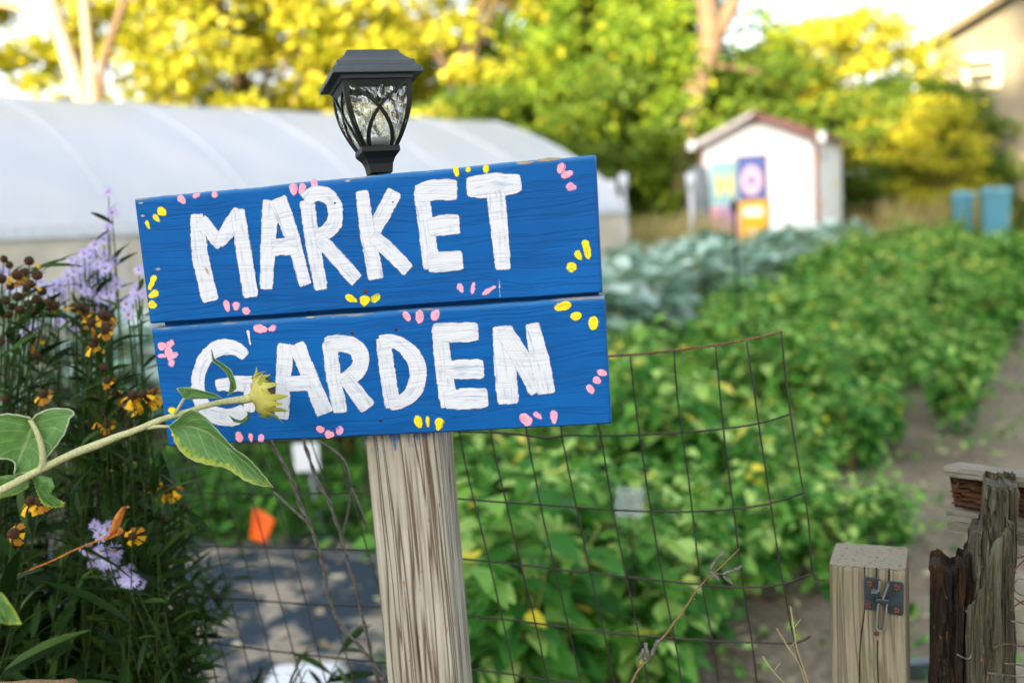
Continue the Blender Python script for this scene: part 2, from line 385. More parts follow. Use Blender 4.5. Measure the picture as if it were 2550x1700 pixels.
def m_sunleaf():
    b = NB('sunflower_leaf'); uv = b.n('ShaderNodeSeparateXYZ'); b.l(b.n('ShaderNodeUVMap', uv_map='uv').outputs[0], uv.inputs[0])
    v = b.math('ABSOLUTE', b.math('SUBTRACT', uv.outputs[1], .5)); 
    w_ = b.math('SUBTRACT', b.math('MULTIPLY', uv.outputs[0], 7.0), b.math('MULTIPLY', v, 4.2))
    fr = b.math('ABSOLUTE', b.math('SUBTRACT', b.math('FRACT', w_), .5))
    vein = b.math('MAXIMUM', b.ramp(fr, [(.0, .8), (.06, 0)]), b.ramp(v, [(.0, 1), (.035, 0)]))
    n = b.noise(b.coord('uv', (5, 9, 1)), 1.5, 4); fine = b.noise(b.coord('uv', (60, 80, 1)), 1, 3)
    c = b.mix(b.ramp(n, [(.35, 0), (.65, 1)]), (.085, .20, .06), (.13, .27, .085))
    ed = b.ramp(b.math('ADD', b.math('MULTIPLY', b.attr('var'), .55), b.math('MULTIPLY', b.noise(b.coord('uv', (16, 3.5, 1)), 1.5, 4, .65), .75)), [(.70, 0), (.84, .9)])
    c = b.mix(ed, c, (.42, .48, .05)); c = b.mix(b.math('MULTIPLY', vein, .75), c, (.34, .46, .22))
    h = b.math('SUBTRACT', fine, b.math('MULTIPLY', vein, 1.2))
    return b.fin(c, .6, b.bump(h, .5, .0008), .3, trans=(.25, b.mix(1, c, (1.5, 1.6, .5), 'MULTIPLY')))
M['sunleaf'] = m_sunleaf()
M['sunstem'] = plain('hairy_pale_stem', (.42, .43, .22), .8, .25, nscale=500, amt=.25, bump=.5)
M['leafrim'] = plain('pale_leaf_rim', (.33, .42, .24), .7, .25, nscale=300, amt=.2)
M['bract'] = leafmat('yellow_green_bracts', [(0, (.15, .22, .03)), (.45, (.40, .42, .06)), (1, (.72, .66, .20))], trans=.3)
M['seed'] = plain('dry_seed_face', (.09, .06, .04), .95, .1, nscale=900, amt=.8, bump=1)
M['twig'] = plain('brown_twig', (.20, .12, .065), .85, .2, nscale=300, amt=.4, bump=.5)
M['pod'] = plain('grey_fuzzy_pod', (.16, .155, .14), .95, .1, nscale=700, amt=.6, bump=1)
M['straw'] = plain('dry_straw', (.38, .33, .16), .8, .2)
M['withered'] = plain('withered_orange_leaf', (.42, .15, .03), .8, .2, nscale=200, amt=.5, bump=.6)
M['weedleaf'] = leafmat('weed_leaves', [(0, (.015, .06, .008)), (.6, (.05, .16, .02)), (.85, (.12, .30, .03)), (1, (.24, .22, .07))], trans=.3)
# buildings
def m_film():
    b = NB('polytunnel_film'); n = b.noise(b.coord('Object', (.4, 1.2, 1.2)), 1.5, 3); 
    c = b.mix(b.ramp(n, [(.3, 0), (.7, 1)]), (.50, .54, .60), (.58, .60, .63))
    return b.fin(c, .35, b.bump(n, .3, .1), .5, trans=(.2, (.6, .62, .65)))
M['film'] = m_film()
M['hoop'] = plain('white_hoop_pipe', (.55, .58, .62), .5)
M['curtain'] = plain('beige_side_curtain', (.48, .44, .36), .8, .2, nscale=3, amt=.2)
M['shedwhite'] = plain('white_shed_paint', (.82, .81, .79), .6, .3, nscale=4, amt=.05)
M['shedtrim'] = plain('maroon_trim_paint', (.22, .075, .065), .6, .3, nscale=8)
M['fascia'] = plain('peeling_fascia', (.62, .55, .52), .7, .3, nscale=9, amt=.3)
M['roof'] = plain('red_roof_sheet', (.20, .10, .095), .8, .2, nscale=8)
M['pale'] = plain('pale_mint_panel', (.28, .47, .48), .6, nscale=3, amt=.05)
M['navy'] = plain('blue_panel', (.07, .13, .35), .6, nscale=3, amt=.1)
M['panpink'] = plain('pink_panel', (.62, .28, .33), .6, nscale=3, amt=.05)
M['panorange'] = plain('orange_panel', (.85, .42, .01), .6, nscale=3, amt=.05)
M['letpink'] = plain('pink_letter', (.80, .48, .56), .6, nscale=3, amt=.04)
M['letyellow'] = plain('pale_yellow_letter', (.80, .58, .10), .6, nscale=3, amt=.04)
M['letlilac'] = plain('lilac_letter', (.42, .28, .52), .6, nscale=3, amt=.04)
M['siding'] = plain('olive_siding', (.135, .12, .085), .7, .3, nscale=3, amt=.12)
M['eave'] = plain('dark_eave', (.10, .085, .05), .7, .3)
M['trimcream'] = plain('cream_trim', (.50, .45, .34), .6)
M['winglass'] = plain('dim_window_glass', (.035, .035, .02), .5, .2)
M['bin'] = plain('blue_bin_plastic', (.035, .15, .21), .6, nscale=4, amt=.1)
M['binlid'] = plain('pale_blue_lid', (.08, .20, .26), .6, nscale=4, amt=.1)
M['orange'] = plain('orange_flag_plastic', (.95, .13, .01), .5, .4, amt=.05)
M['whiteplastic'] = plain('white_plastic', (.72, .74, .78), .4, .5, amt=.05)
M['greyrod'] = plain('grey_rod', (.22, .25, .27), .5)
M['greysheet'] = plain('grey_blue_sheet', (.13, .15, .165), .6, nscale=4)
M['hose'] = plain('black_irrigation_hose', (.05, .055, .06), .45, .5)
M['brick'] = plain('shade_block_brick', (.22, .13, .09), .85, .2)
def m_soil(name, a, c_, peb=.5):
    b = NB(name); v = b.coord('world'); n = b.noise(v, 2.2, 6, .65); n2 = b.noise(v, 38, 4, .7)
    c = b.mix(b.ramp(n, [(.35, 0), (.65, 1)]), a, c_); c = b.mix(b.math('MULTIPLY', b.ramp(n2, [(.5, 0), (.7, 1)]), peb), c, tuple(min(1, k*1.9) for k in c_))
    return b.fin(c, .95, b.bump(b.math('ADD', n, n2), 1, .03), .15)
M['soil'] = m_soil('garden_soil', (.06, .048, .033), (.14, .115, .08))
M['path'] = m_soil('path_soil', (.11, .09, .062), (.25, .21, .15), .8)
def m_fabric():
    b = NB('weed_fabric_dappled_soil'); v = b.coord('world'); n = b.noise(v, 3.6, 5, .6, .5); n2 = b.noise(v, 30, 4, .7)
    fab = b.mix(n2, (.012, .026, .040), (.026, .048, .066)); soil = b.mix(n2, (.17, .145, .11), (.44, .38, .29))  # pale patches: soil, with sun dapples painted into their colour
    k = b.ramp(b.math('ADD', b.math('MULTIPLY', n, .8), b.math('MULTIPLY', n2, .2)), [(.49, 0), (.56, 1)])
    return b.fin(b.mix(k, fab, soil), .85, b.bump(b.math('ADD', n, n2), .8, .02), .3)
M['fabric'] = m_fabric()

# ------------------------------------------------------------------ ground
def sheet(name, xy, dz, mat, kind='structure', nx=2, ny=2):
    mb = MB(); mb.add([(x, y, gz(y)+dz) for x, y in xy], [tuple(range(len(xy)))]); o = mb.build(name, mat); tag(o, kind=kind); return o
mb = MB(); ys = [-60, 0, 3, 10, 20, 40, 80, 300]
mb.grid([[(x, y, gz(y) if y < 40 else gz(40)) for x in (-300, -20, 20, 300)] for y in ys], flip=True)
tag(mb.build('ground', M['soil']), kind='structure')
ROW = Vector((.492, .870, 0)).normalized(); PERP = Vector((-ROW.y, ROW.x, 0)); ORG = Vector((1.27, 4.0, 0))
def bed(perp, t):
    p = ORG + PERP*perp + ROW*t; p.z = gz(p.y); return p
mb = MB(); mb.grid([[tuple(bed(pp, t)+Vector((0, 0, .004))) for pp in (0.2, -1.3)] for t in (-6, -1.15, 0, 4, 10, 20, 30)], flip=True)
tag(mb.build('path', M['path']), kind='structure')
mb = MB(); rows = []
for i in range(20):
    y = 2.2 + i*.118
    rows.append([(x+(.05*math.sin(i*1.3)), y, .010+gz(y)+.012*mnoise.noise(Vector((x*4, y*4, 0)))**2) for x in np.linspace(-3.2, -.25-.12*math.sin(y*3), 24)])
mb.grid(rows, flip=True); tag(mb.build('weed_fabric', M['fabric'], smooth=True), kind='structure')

# ------------------------------------------------------------------ unseen block added behind the viewer to shade the garden
def far_block():
    c = TR*-42; yaw = math.atan2(TR.y, TR.x)-math.pi/2
    root = empty('shade_block', mw=Matrix.Translation((c.x, c.y, 0)) @ Matrix.Rotation(yaw, 4, 'Z'))
    tag(root, 'unseen brick block added behind the viewer to shade the garden', 'building')
    MB().box((-5, -5, 8.2), (46, 10, 16.4)).build('wall', M['brick'], root)
    MB().box((-5, -5, 16.75), (46.8, 10.8, .7)).build('roof', M['eave'], root)
    MB().box((-6.6, -5, 18.3), (9.0, 9.0, 2.4)).build('shed_shade_box', M['brick'], root)  # extra height added so the shade also covers the shed
    for i in range(14):
        for k in range(5):
            MB().box((-26.4+i*3.3, .03, 2+k*3), (1.3, .08, 1.5)).build('window', M['winglass'], root)
far_block()

# ------------------------------------------------------------------ the sign
SM = frame(-.1562, -.0276, .0159, (-.1565, 1.0866, 1.3176)); SMi = SM.inverted()
def on_sign(x, y, depth=0.0):
    o = SMi @ CAM; d = (SMi.to_3x3() @ ray(x, y)); t = (depth-o.y)/d.y; p = o+d*t; return Vector((p.x, depth, p.z))
sign = empty('market_sign', mw=SM)
tag(sign, 'hand painted blue two-board sign reading MARKET GARDEN in white brush letters', 'sign')
def board(corn):
    tl, tr_, br, bl = [on_sign(*p) for p in corn]; nx, nz = 90, 18; th = .019; mb = MB()
    P = lambda u, v: (tl.lerp(tr_, u)).lerp(bl.lerp(br, u), v)
    rows = []; at_ = []
    prof = [(-1, 0), (.45, .0), (.92, .0007), (1, .0028)]
    for i in range(nz+5):
        if i < 2: v = 0; y = (.019, .0028)[i]; e = 1.0
        elif i > nz+2: v = 1; y = (.0028, .019)[i-nz-3]; e = .5
        else: v = .0 + (i-2)/(nz)*1.0; y = 0 if 2 < i < nz+2 else .0; e = 1.0 if i == 2 else (.25 if i == 3 else 0)
        if i == 2: v = .012
        if i == nz+2: v = .988
        rows.append([]); at_.append([])
        for j in range(nx+5):
            if j < 2: u = 0; yy = (.019, .002)[j]; ee = .4
            elif j > nx+2: u = 1; yy = (.002, .019)[j-nx-3]; ee = .6
            else: u = (j-2)/nx; yy = 0; ee = 0
            if j == 2: u = .003
            if j == nx+2: u = .997
            p = P(u, v); p.y = max(y, yy)
            wob = .0007*mnoise.noise(Vector((u*9, v*3, corn[0][1]))) + .0004*mnoise.noise(Vector((u*50, v*9, 2)))
            if v < .05 or v > .95: p.z += wob*1.6*(1 if v < .5 else .8)
            rows[-1].append(p); at_[-1].append(max(e, ee))
    mb.grid(rows, at=at_, flip=False)
    n0 = len(mb.v); back = [P(0, 0), P(1, 0), P(1, 1), P(0, 1)]
    mb.add([(p.x, th-.0005, p.z) for p in back], [(0, 1, 2, 3)])
    return mb
upper = board([c1(65, 285), c2(1140, 67), c2(1173, 742), c1(142, 893)]).build('upper_board', M['board'], sign, smooth=False)
lower = board([c1(147, 915), c2(1183, 760), c2(1218, 1383), c1(232, 1490)]).build('lower_board', M['board'], sign, smooth=False)
for b_ in (upper, lower):
    e_ = b_.modifiers.new('es', 'EDGE_SPLIT'); e_.split_angle = R_(50); b_.data.polygons.foreach_set('use_smooth', [True]*len(b_.data.polygons))
def resample(pts, n):
    pts = [Vector(p) for p in pts]; L = [0]
    for a, b in zip(pts, pts[1:]): L.append(L[-1]+(b-a).length)
    out = []
    for i in range(n):
        s = L[-1]*i/(n-1); k = 0
        while k < len(L)-2 and L[k+1] < s: k += 1
        f = (s-L[k])/max(1e-9, L[k+1]-L[k]); out.append(pts[k].lerp(pts[k+1], f))
    return out
def smoothpts(pts, it=2):
    pts = [Vector(p) for p in pts]
    for _ in range(it):
        q = [pts[0]]
        for a, b in zip(pts, pts[1:]): q += [a.lerp(b, .25), a.lerp(b, .75)]
        q.append(pts[-1]); pts = q
    return pts
def stroke(mb, pts, wpx, conv, lift, curve=False, ends=.80, px=1.96, kk_=.000268, wob=.03):
    """brush stroke as a ribbon lying on the board"""
    P = [on_sign(*conv(*p)) for p in pts]
    if curve: P = smoothpts(P, 3)
    W = wpx if isinstance(wpx, (list, tuple)) else [wpx, wpx]
    k = kk_     # metres on the board per crop pixel
    L = sum((b-a).length for a, b in zip(P, P[1:])); n = max(6, int(L/.0025)); P = resample(P, n)
    rows = []; uvs = []; at_ = []; u0 = rng.uniform(0, 5); v0 = rng.uniform(0, 5)
    for i, p in enumerate(P):
        t = i/(n-1); d = (P[min(i+1, n-1)]-P[max(i-1, 0)]).normalized(); s = Vector((d.z, 0, -d.x))
        q = t*(len(W)-1); j = min(int(q), len(W)-2); wd = (W[j]+(W[j+1]-W[j])*(q-j))*k
        s_end = min(t, 1-t)*L; rr = wd*.42
        if s_end < rr: wd *= ends+(1-ends)*math.sqrt(max(0, 1-(1-s_end/rr)**2))
        wd *= 1+.012*math.sin(i*.9+u0)+wob*mnoise.noise(Vector((i*.35, u0, 0)))
        r = []; u = []; a = []
        for v in (0, .12, .3, .5, .7, .88, 1):
            r.append((p.x+s.x*(v-.5)*wd, -lift, p.z+s.z*(v-.5)*wd)); u.append((u0+t*L, v0+v*wd)); a.append(min(min(v, 1-v)*wd, s_end, .01))
        rows.append(r); uvs.append(u); at_.append(a)
    mb.grid(rows, uvs, at_); return mb
M1, M2 = c1, c2
LET = [  # board, conv, strokes (points, widths, curved)
 (upper, c1, [([(372, 352), (388, 560), (442, 790)], (66, 84, 84), 0), ([(385, 385), (440, 445), (498, 520)], (80, 72, 60), 0), ([(590, 335), (545, 410), (478, 512)], (66, 78, 56), 0), ([(572, 330), (600, 520), (640, 770)], (70, 78, 76), 0)]),
 (upper, c1, [([(735, 285), (722, 500), (712, 732)], (80, 74, 66), 0), ([(765, 275), (840, 470), (906, 712)], (90, 70, 62), 0), ([(735, 522), (870, 512)], (78, 82), 0)]),
 (upper, c1, [([(910, 285), (935, 480), (982, 735)], (74, 72, 66), 0), ([(898, 300), (945, 255), (1010, 262), (1052, 320), (1050, 400), (1010, 448), (950, 470)], (74, 72, 76, 66), 1), ([(965, 470), (1060, 575), (1160, 688)], (66, 72, 74), 0)]),
 (upper, c1, [([(1178, 240), (1205, 440), (1250, 682)], (64, 74, 76), 0)]),
 (upper, c2, [([(168, 240), (105, 360), (45, 470)], (72, 74, 60), 0), ([(50, 460), (140, 540), (235, 640)], (66, 74, 66), 0)]),
 (upper, c2, [([(288, 232), (318, 420), (345, 632)], (68, 76, 80), 0), ([(262, 262), (360, 240), (474, 240)], (82, 92, 92), 0), ([(320, 428), (400, 412), (486, 408)], (80, 92, 88), 0), ([(318, 602), (410, 590), (502, 582)], (86, 92, 86), 0)]),
 (upper, c2, [([(508, 228), (640, 222), (786, 205)], (84, 112, 74), 0), ([(655, 240), (675, 440), (693, 635)], (84, 80, 70), 0)]),
 (lower, c1, [([(618, 1056), (570, 1010), (500, 1002), (430, 1035), (388, 1110), (376, 1190), (388, 1270), (432, 1325), (500, 1352), (570, 1346), (618, 1315)], (60, 78, 70, 70, 78, 88, 80), 1), ([(460, 1192), (560, 1186), (660, 1184)], (56, 78, 78), 0), ([(640, 1180), (628, 1330)], (70, 60), 0)]),
 (lower, c1, [([(620, 920), (637, 1006)], (26, 12), 0)]),
 (lower, c1, [([(808, 985), (795, 1180), (788, 1362)], (84, 76, 74), 0), ([(855, 985), (925, 1150), (1002, 1338)], (84, 78, 88), 0), ([(800, 1188), (930, 1180)], (74, 78), 0)]),
 (lower, c1, [([(1020, 975), (1040, 1150), (1075, 1332)], (76, 74, 74), 0), ([(995, 998), (1070, 985), (1145, 1000), (1178, 1055), (1168, 1115), (1110, 1160), (1050, 1172)], (76, 82, 84, 78, 60), 1), ([(1090, 1150), (1150, 1225), (1215, 1310)], (66, 80, 84), 0)]),
 (lower, c2, [([(105, 955), (128, 1130), (155, 1308)], (72, 76, 78), 0), ([(85, 985), (150, 972), (215, 1005), (268, 1070), (282, 1150), (255, 1230), (200, 1275), (130, 1290)], (66, 66, 78, 84, 80, 66, 60), 1)]),
 (lower, c2, [([(378, 895), (400, 1090), (430, 1305)], (72, 82, 84), 0), ([(345, 935), (450, 936), (578, 932)], (84, 92, 84), 0), ([(400, 1118), (500, 1116), (604, 1112)], (80, 94, 88), 0), ([(400, 1266), (510, 1258), (624, 1252)], (80, 100, 88), 0)]),
 (lower, c2, [([(680, 898), (700, 1090), (718, 1290)], (76, 100, 100), 0), ([(690, 915), (775, 1050), (870, 1230)], (80, 86, 90), 0), ([(832, 885), (868, 1060), (905, 1240)], (66, 88, 86), 0)]),
]
for li_, (bd, cv, strokes) in enumerate(LET):
    mb = MB()
    for i, (p, w_, cu_) in enumerate(strokes): stroke(mb, p, w_, cv, .0006+.00018*i+.00009*(li_ % 2), bool(cu_))
    mb.build('painted_letter', M['white'], bd)
DAB = [  # board, conv, x, y, length, width, angle (clockwise on screen from the right), colour
 (upper, c1, 300, 288, 56, 34, 50, 'pink'), (upper, c1, 372, 268, 44, 24, -25, 'pink'), (upper, c1, 460, 262, 42, 32, 85, 'pink'),
 (upper, c1, 846, 238, 64, 36, 85, 'pink'), (upper, c1, 886, 236, 64, 34, 105, 'pink'), (upper, c1, 948, 212, 44, 40, 10, 'lilac'),
 (upper, c1, 203, 347, 56, 38, 25, 'yellow'), (upper, c1, 177, 380, 54, 26, 45, 'ygreen'), (upper, c1, 134, 412, 52, 24, 65, 'ygreen'),
 (upper, c1, 155, 693, 84, 30, 112, 'yellow'), (upper, c1, 161, 750, 62, 34, -35, 'ygreen'), (upper, c1, 158, 802, 50, 38, 5, 'ygreen'),
 (upper, c1, 520, 807, 64, 32, 75, 'pink'), (upper, c1, 566, 808, 52, 36, 95, 'pink'), (upper, c1, 614, 832, 42, 40, 90, 'pink'),
 (upper, c1, 1128, 772, 74, 30, 25, 'yellow'), (upper, c1, 1192, 781, 60, 44, 92, 'yellow'), (upper, c1, 1246, 768, 60, 36, -45, 'ygreen'),
 (lower, c1, 683, 918, 76, 38, 5, 'pink'), (lower, c1, 743, 916, 40, 38, 60, 'lilac'),
 (lower, c1, 205, 1002, 50, 36, -20, 'pink'), (lower, c1, 246, 990, 44, 34, -30, 'pink'), (lower, c1, 238, 1040, 80, 38, 80, 'pink'), (lower, c1, 205, 1050, 50, 26, 0, 'lilac'), (lower, c1, 262, 1046, 50, 30, -30, 'lilac'), (lower, c1, 250, 1085, 44, 34, -60, 'lilac'),
 (lower, c1, 253, 1316, 38, 40, 90, 'yellow'), (lower, c1, 259, 1432, 26, 22, 60, 'yellow'),
 (lower, c1, 580, 1446, 64, 36, 75, 'pink'), (lower, c1, 637, 1448, 54, 26, 80, 'pink'), (lower, c1, 687, 1450, 48, 30, 100, 'lilac'),
 (lower, c1, 977, 1408, 50, 34, 20, 'pink'), (lower, c1, 1020, 1432, 52, 40, 0, 'pink'), (lower, c1, 1070, 1413, 52, 38, 100, 'lilac'),
 (upper, c2, 463, 152, 58, 30, 72, 'yellow'), (upper, c2, 521, 142, 40, 24, 95, 'ygreen'), (upper, c2, 610, 139, 52, 30, 95, 'ygreen'),
 (upper, c2, 976, 136, 64, 36, 115, 'pink'), (upper, c2, 1004, 165, 68, 32, -20, 'pink'), (upper, c2, 1026, 227, 60, 34, 10, 'lilac'),
 (upper, c2, 1100, 530, 102, 36, 78, 'yellow'), (upper, c2, 1060, 560, 58, 34, 50, 'ygreen'), (upper, c2, 1027, 617, 60, 42, 10, 'ygreen'),
 (upper, c2, 485, 721, 54, 28, 60, 'pink'), (upper, c2, 545, 719, 70, 24, 100, 'lilac'), (upper, c2, 623, 730, 90, 24, -35, 'lilac'), (upper, c2, 675, 722, 100, 14, 88, 'white'),
 (lower, c2, 223, 857, 62, 30, 55, 'pink'), (lower, c2, 284, 860, 78, 38, 90, 'pink'), (lower, c2, 362, 850, 70, 38, -62, 'lilac'),
 (lower, c2, 984, 808, 92, 38, -15, 'yellow'), (lower, c2, 1048, 855, 66, 34, -15, 'yellow'), (lower, c2, 1133, 890, 74, 44, 95, 'ygreen'),
 (lower, c2, 1174, 1131, 58, 32, 15, 'pink'), (lower, c2, 1150, 1169, 50, 34, 25, 'pink'), (lower, c2, 1118, 1212, 60, 32, 55, 'pink'),
 (lower, c2, 279, 1371, 70, 36, 75, 'yellow'), (lower, c2, 325, 1371, 60, 22, 85, 'yellow'), (lower, c2, 380, 1383, 70, 40, 100, 'yellow'),
 (lower, c2, 802, 1360, 76, 44, 45, 'pink'), (lower, c2, 860, 1340, 60, 28, 35, 'lilac'), (lower, c2, 940, 1350, 74, 36, 85, 'lilac'),
]
for (bd, cv, x, y, l, w_, an, colr) in DAB:
    a = R_(an); dx, dy = math.cos(a)*l*.5, math.sin(a)*l*.5; mb = MB()
    stroke(mb, [(x-dx, y-dy), (x, y), (x+dx, y+dy)], (w_*.8, w_*1.15, w_*.8), cv, .0004+rng.uniform(0, .0001), False, ends=rng.uniform(.25, .6), kk_=.000258, wob=.30)
    mb.build('painted_petal', M[colr], bd)
# nail heads and chips in the boards
for bd, cv, x, y, r in ((upper, c1, 1048, 305, 7), (upper, c2, 155, 300, 5), (upper, c1, 1195, 735, 12), (lower, c2, 170, 922, 8), (lower, c2, 95, 1365, 8), (lower, c1, 1132, 938, 9)):
    p = on_sign(*cv(x, y)); mb = MB(); rr = r*.000226*.8
    mtx = Matrix.Translation((p.x, -.0003, p.z)) @ Matrix.Rotation(R_(90), 4, 'X')
    mb.lathe([(.0001, .0012), (rr*.7, .001), (rr, .0004), (rr*1.25, .0001)], mtx, 12, jit=.15); mb.build('nail_head', M['rust' if r > 8 else 'cone'], bd, smooth=True)
for bd, cv, x, y, l, h in ((upper, c2, 800, 108, 90, 9), (upper, c2, 915, 92, 130, 9), (upper, c1, 110, 367, 22, 7), (upper, c1, 184, 627, 26, 8), (upper, c1, 100, 305, 26, 5), (upper, c1, 1108, 197, 30, 6), (lower, c1, 925, 862, 50, 5), (upper, c1, 425, 635, 34, 8)):
    mb = MB(); stroke(mb, [(x-l/2, y+l*.045), (x+l/2, y-l*.045)] if x != 425 else [(415, 615), (434, 655)], (h*.6, h*1.6, h*.6), cv, .0013 if x == 425 else .0003, ends=.1)
    mb.build('wood_chip', M['endgrain'], bd)
MB().box((.002, .0225, -.001), (.500, .006, .03)).build('batten', M['board'], sign)
# the post under it
pa = on_sign(*[(905+1085)/2+2, 1090], .0195); pb = on_sign(*[(960+1135)/2+4, 1700], .0195)
dr = (pb-pa).normalized(); ang = math.atan2(dr.x, -dr.z)
PM = SM @ Matrix.Translation((pa.x, .0195+.0445, 0)) @ Matrix.Rotation(-ang, 4, 'Y')
post = empty('sign_post', mw=PM); tag(post, 'weathered grey square wooden post holding up the blue sign', 'post')
mb = MB(); hw = .0440; rows = []
ring = []
for k in range(4):
    a0 = [(-1, -1), (1, -1), (1, 1), (-1, 1)][k]; a1 = [(-1, -1), (1, -1), (1, 1), (-1, 1)][(k+1) % 4]
    for j in range(10):
        t = j/10; x = (a0[0]+(a1[0]-a0[0])*t); y = (a0[1]+(a1[1]-a0[1])*t)
        n_ = (abs(x)**9+abs(y)**9)**(1/9); ring.append((x/n_*hw, y/n_*hw))
ring.append(ring[0])
zt = .108
for i in range(120):
    z = zt-(1.62)*i/119
    rows.append([(x*(1+.018*mnoise.noise(Vector((x*60, y*60, z*1.6)))), y*(1+.02*mnoise.noise(Vector((x*70, y*70+9, z*1.5)))), z) for x, y in ring])
mb.grid(rows, flip=True); mb.add([(x, y, zt) for x, y in ring[:-1]], [tuple(range(40))])
mb.build('post_body', M['post'], post, smooth=True)

# ------------------------------------------------------------------ lamp on the post
LM = frame(.3315, -.0162, -.0989, (-.1418, 1.1298, 1.5648))
lamp = empty('solar_lamp', mw=LM); tag(lamp, 'black solar post lamp with curved glass panes above the blue sign', 'lamp')
a = .0489
mb = MB(); mb.sqrings([(a*.80, a*.80, -.004), (a*.82, a*.82, .0005), (a, a, 0), (a, a, .0052), (a*.955, a*.955, .0075), (a*.875, a*.875, .0102), (a*.865, a*.865, .0148), (a*.80, a*.80, .0165), (a*.70, a*.70, .0205), (a*.62, a*.62, .0250), (a*.575, a*.575, .0292), (a*.565, a*.565, .0298)])
M['cap'] = plain('sky_sheen_cap_plastic', (.040, .052, .058), .5, .5, nscale=90, amt=.1, bump=.03); mb.build('cap', M['cap'], lamp, bevel=.0007)  # cap coloured paler than the body to stand for reflected sky
MB().sqrings([(.024, .024, .0300), (.024, .024, .0306)]).build('solar_panel', M['winglass'], lamp)
HB = .0745
def prof(t):   # half width of the glass body, t 0 bottom .. 1 top
    return .0185+(.0365-.0185)*(1-(1-t)**1.9)+.0012*math.sin(t*math.pi)
fr = MB()
mb = MB(); mb.sqrings([(.0335, .0335, -.0045), (.038, .038, -.0005)], cap=True); mb.sqrings([(.036, .036, -.0125), (.0375, .0375, -.0047)]); mb.build('collar', M['lamp'], lamp)
for sx, sy in ((-1, -1), (1, -1), (1, 1), (-1, 1)):
    mb = MB(); rws = []
    for i in range(17):
        t = i/16; h_ = prof(t)+.0008; z = -HB+t*(HB-.004); e = .0052+.0016*(t**3)
        c_ = Vector((sx*h_, sy*h_, z)); rws.append([(c_.x, c_.y, z), (c_.x-sx*e, c_.y, z), (c_.x-sx*e, c_.y-sy*.0032, z), (c_.x-sx*.0032, c_.y-sy*.0032, z), (c_.x-sx*.0032, c_.y-sy*e, z), (c_.x, c_.y-sy*e, z), (c_.x, c_.y, z)])
    mb.grid(rws, flip=(sx*sy > 0)); mb.build('corner_rib', M['lamp'], lamp)
ROTS = [Matrix.Rotation(k*math.pi/2, 4, 'Z') for k in range(4)]
for Rk in ROTS:
    for s in (-1, 1):
        mb = MB(); rws = []
        for i in range(23):
            t = i/22; h_ = prof(t); z = -HB+t*(HB-.006)
            x = s*h_*(-.62+1.52*(t**1.35) if t < 1 else .9); x = s*h_*(-.62+.62*(t/.6)**1.6 if t < .6 else 1.65*(t-.6)+1.7*(t-.6)**2)
            tn = .0022; y0 = -h_-.0010
            rws.append([Rk @ Vector(q) for q in ((x-tn, y0, z), (x+tn, y0, z), (x+tn, y0+.0026, z), (x-tn, y0+.0026, z), (x-tn, y0, z))])
        mb.grid(rws, flip=True); mb.build('cross_bar', M['lamp'], lamp)
    mb = MB(); rws = []; nn = 26
    for i in range(nn):
        t = i/(nn-1); h_ = prof(t)-.0012; z = -HB+t*(HB-.008)
        rws.append([Rk @ Vector((x*h_*.98, -h_+.0016*mnoise.noise(Vector((x*6.5, t*7, 3+Rk[0][0]*5)))*2, z)) for x in np.linspace(-1, 1, 20)])
    mb.grid(rws, flip=True); g_ = mb.build('glass_pane', M['glass'], lamp)
    pass
mb = MB(); mb.sqrings([(.0200, .0200, -HB-.0055), (.0212, .0212, -HB-.004), (.0212, .0212, -HB+.0015), (.0195, .0195, -HB+.002)])
pr = [(.0110, -HB-.0265), (.0122, -HB-.0262), (.0126, -HB-.023), (.0135, -HB-.0165), (.0160, -HB-.0105), (.0200, -HB-.0057)]
mb.sqrings([(r_, r_, z) for r_, z in pr]); mb.build('base', M['lamp'], lamp, bevel=.0005)
mb = MB(); mb.tube([(0, 0, -HB-.026), (0, 0, -HB-.05)], .0085, 12); mb.build('stem', M['lamp'], lamp)
mb = MB(); mb.lathe([(.004, -HB+.004), (.013, -HB+.006), (.015, -HB+.012), (.0146, -HB+.0125), (.004, -HB+.0085)], Matrix.Identity(4), 20); mb.lathe([(.0025, -.018), (.004, -.016), (.004, -.006)], Matrix.Identity(4), 12); mb.build('reflector', M['reflector'], lamp, smooth=True)

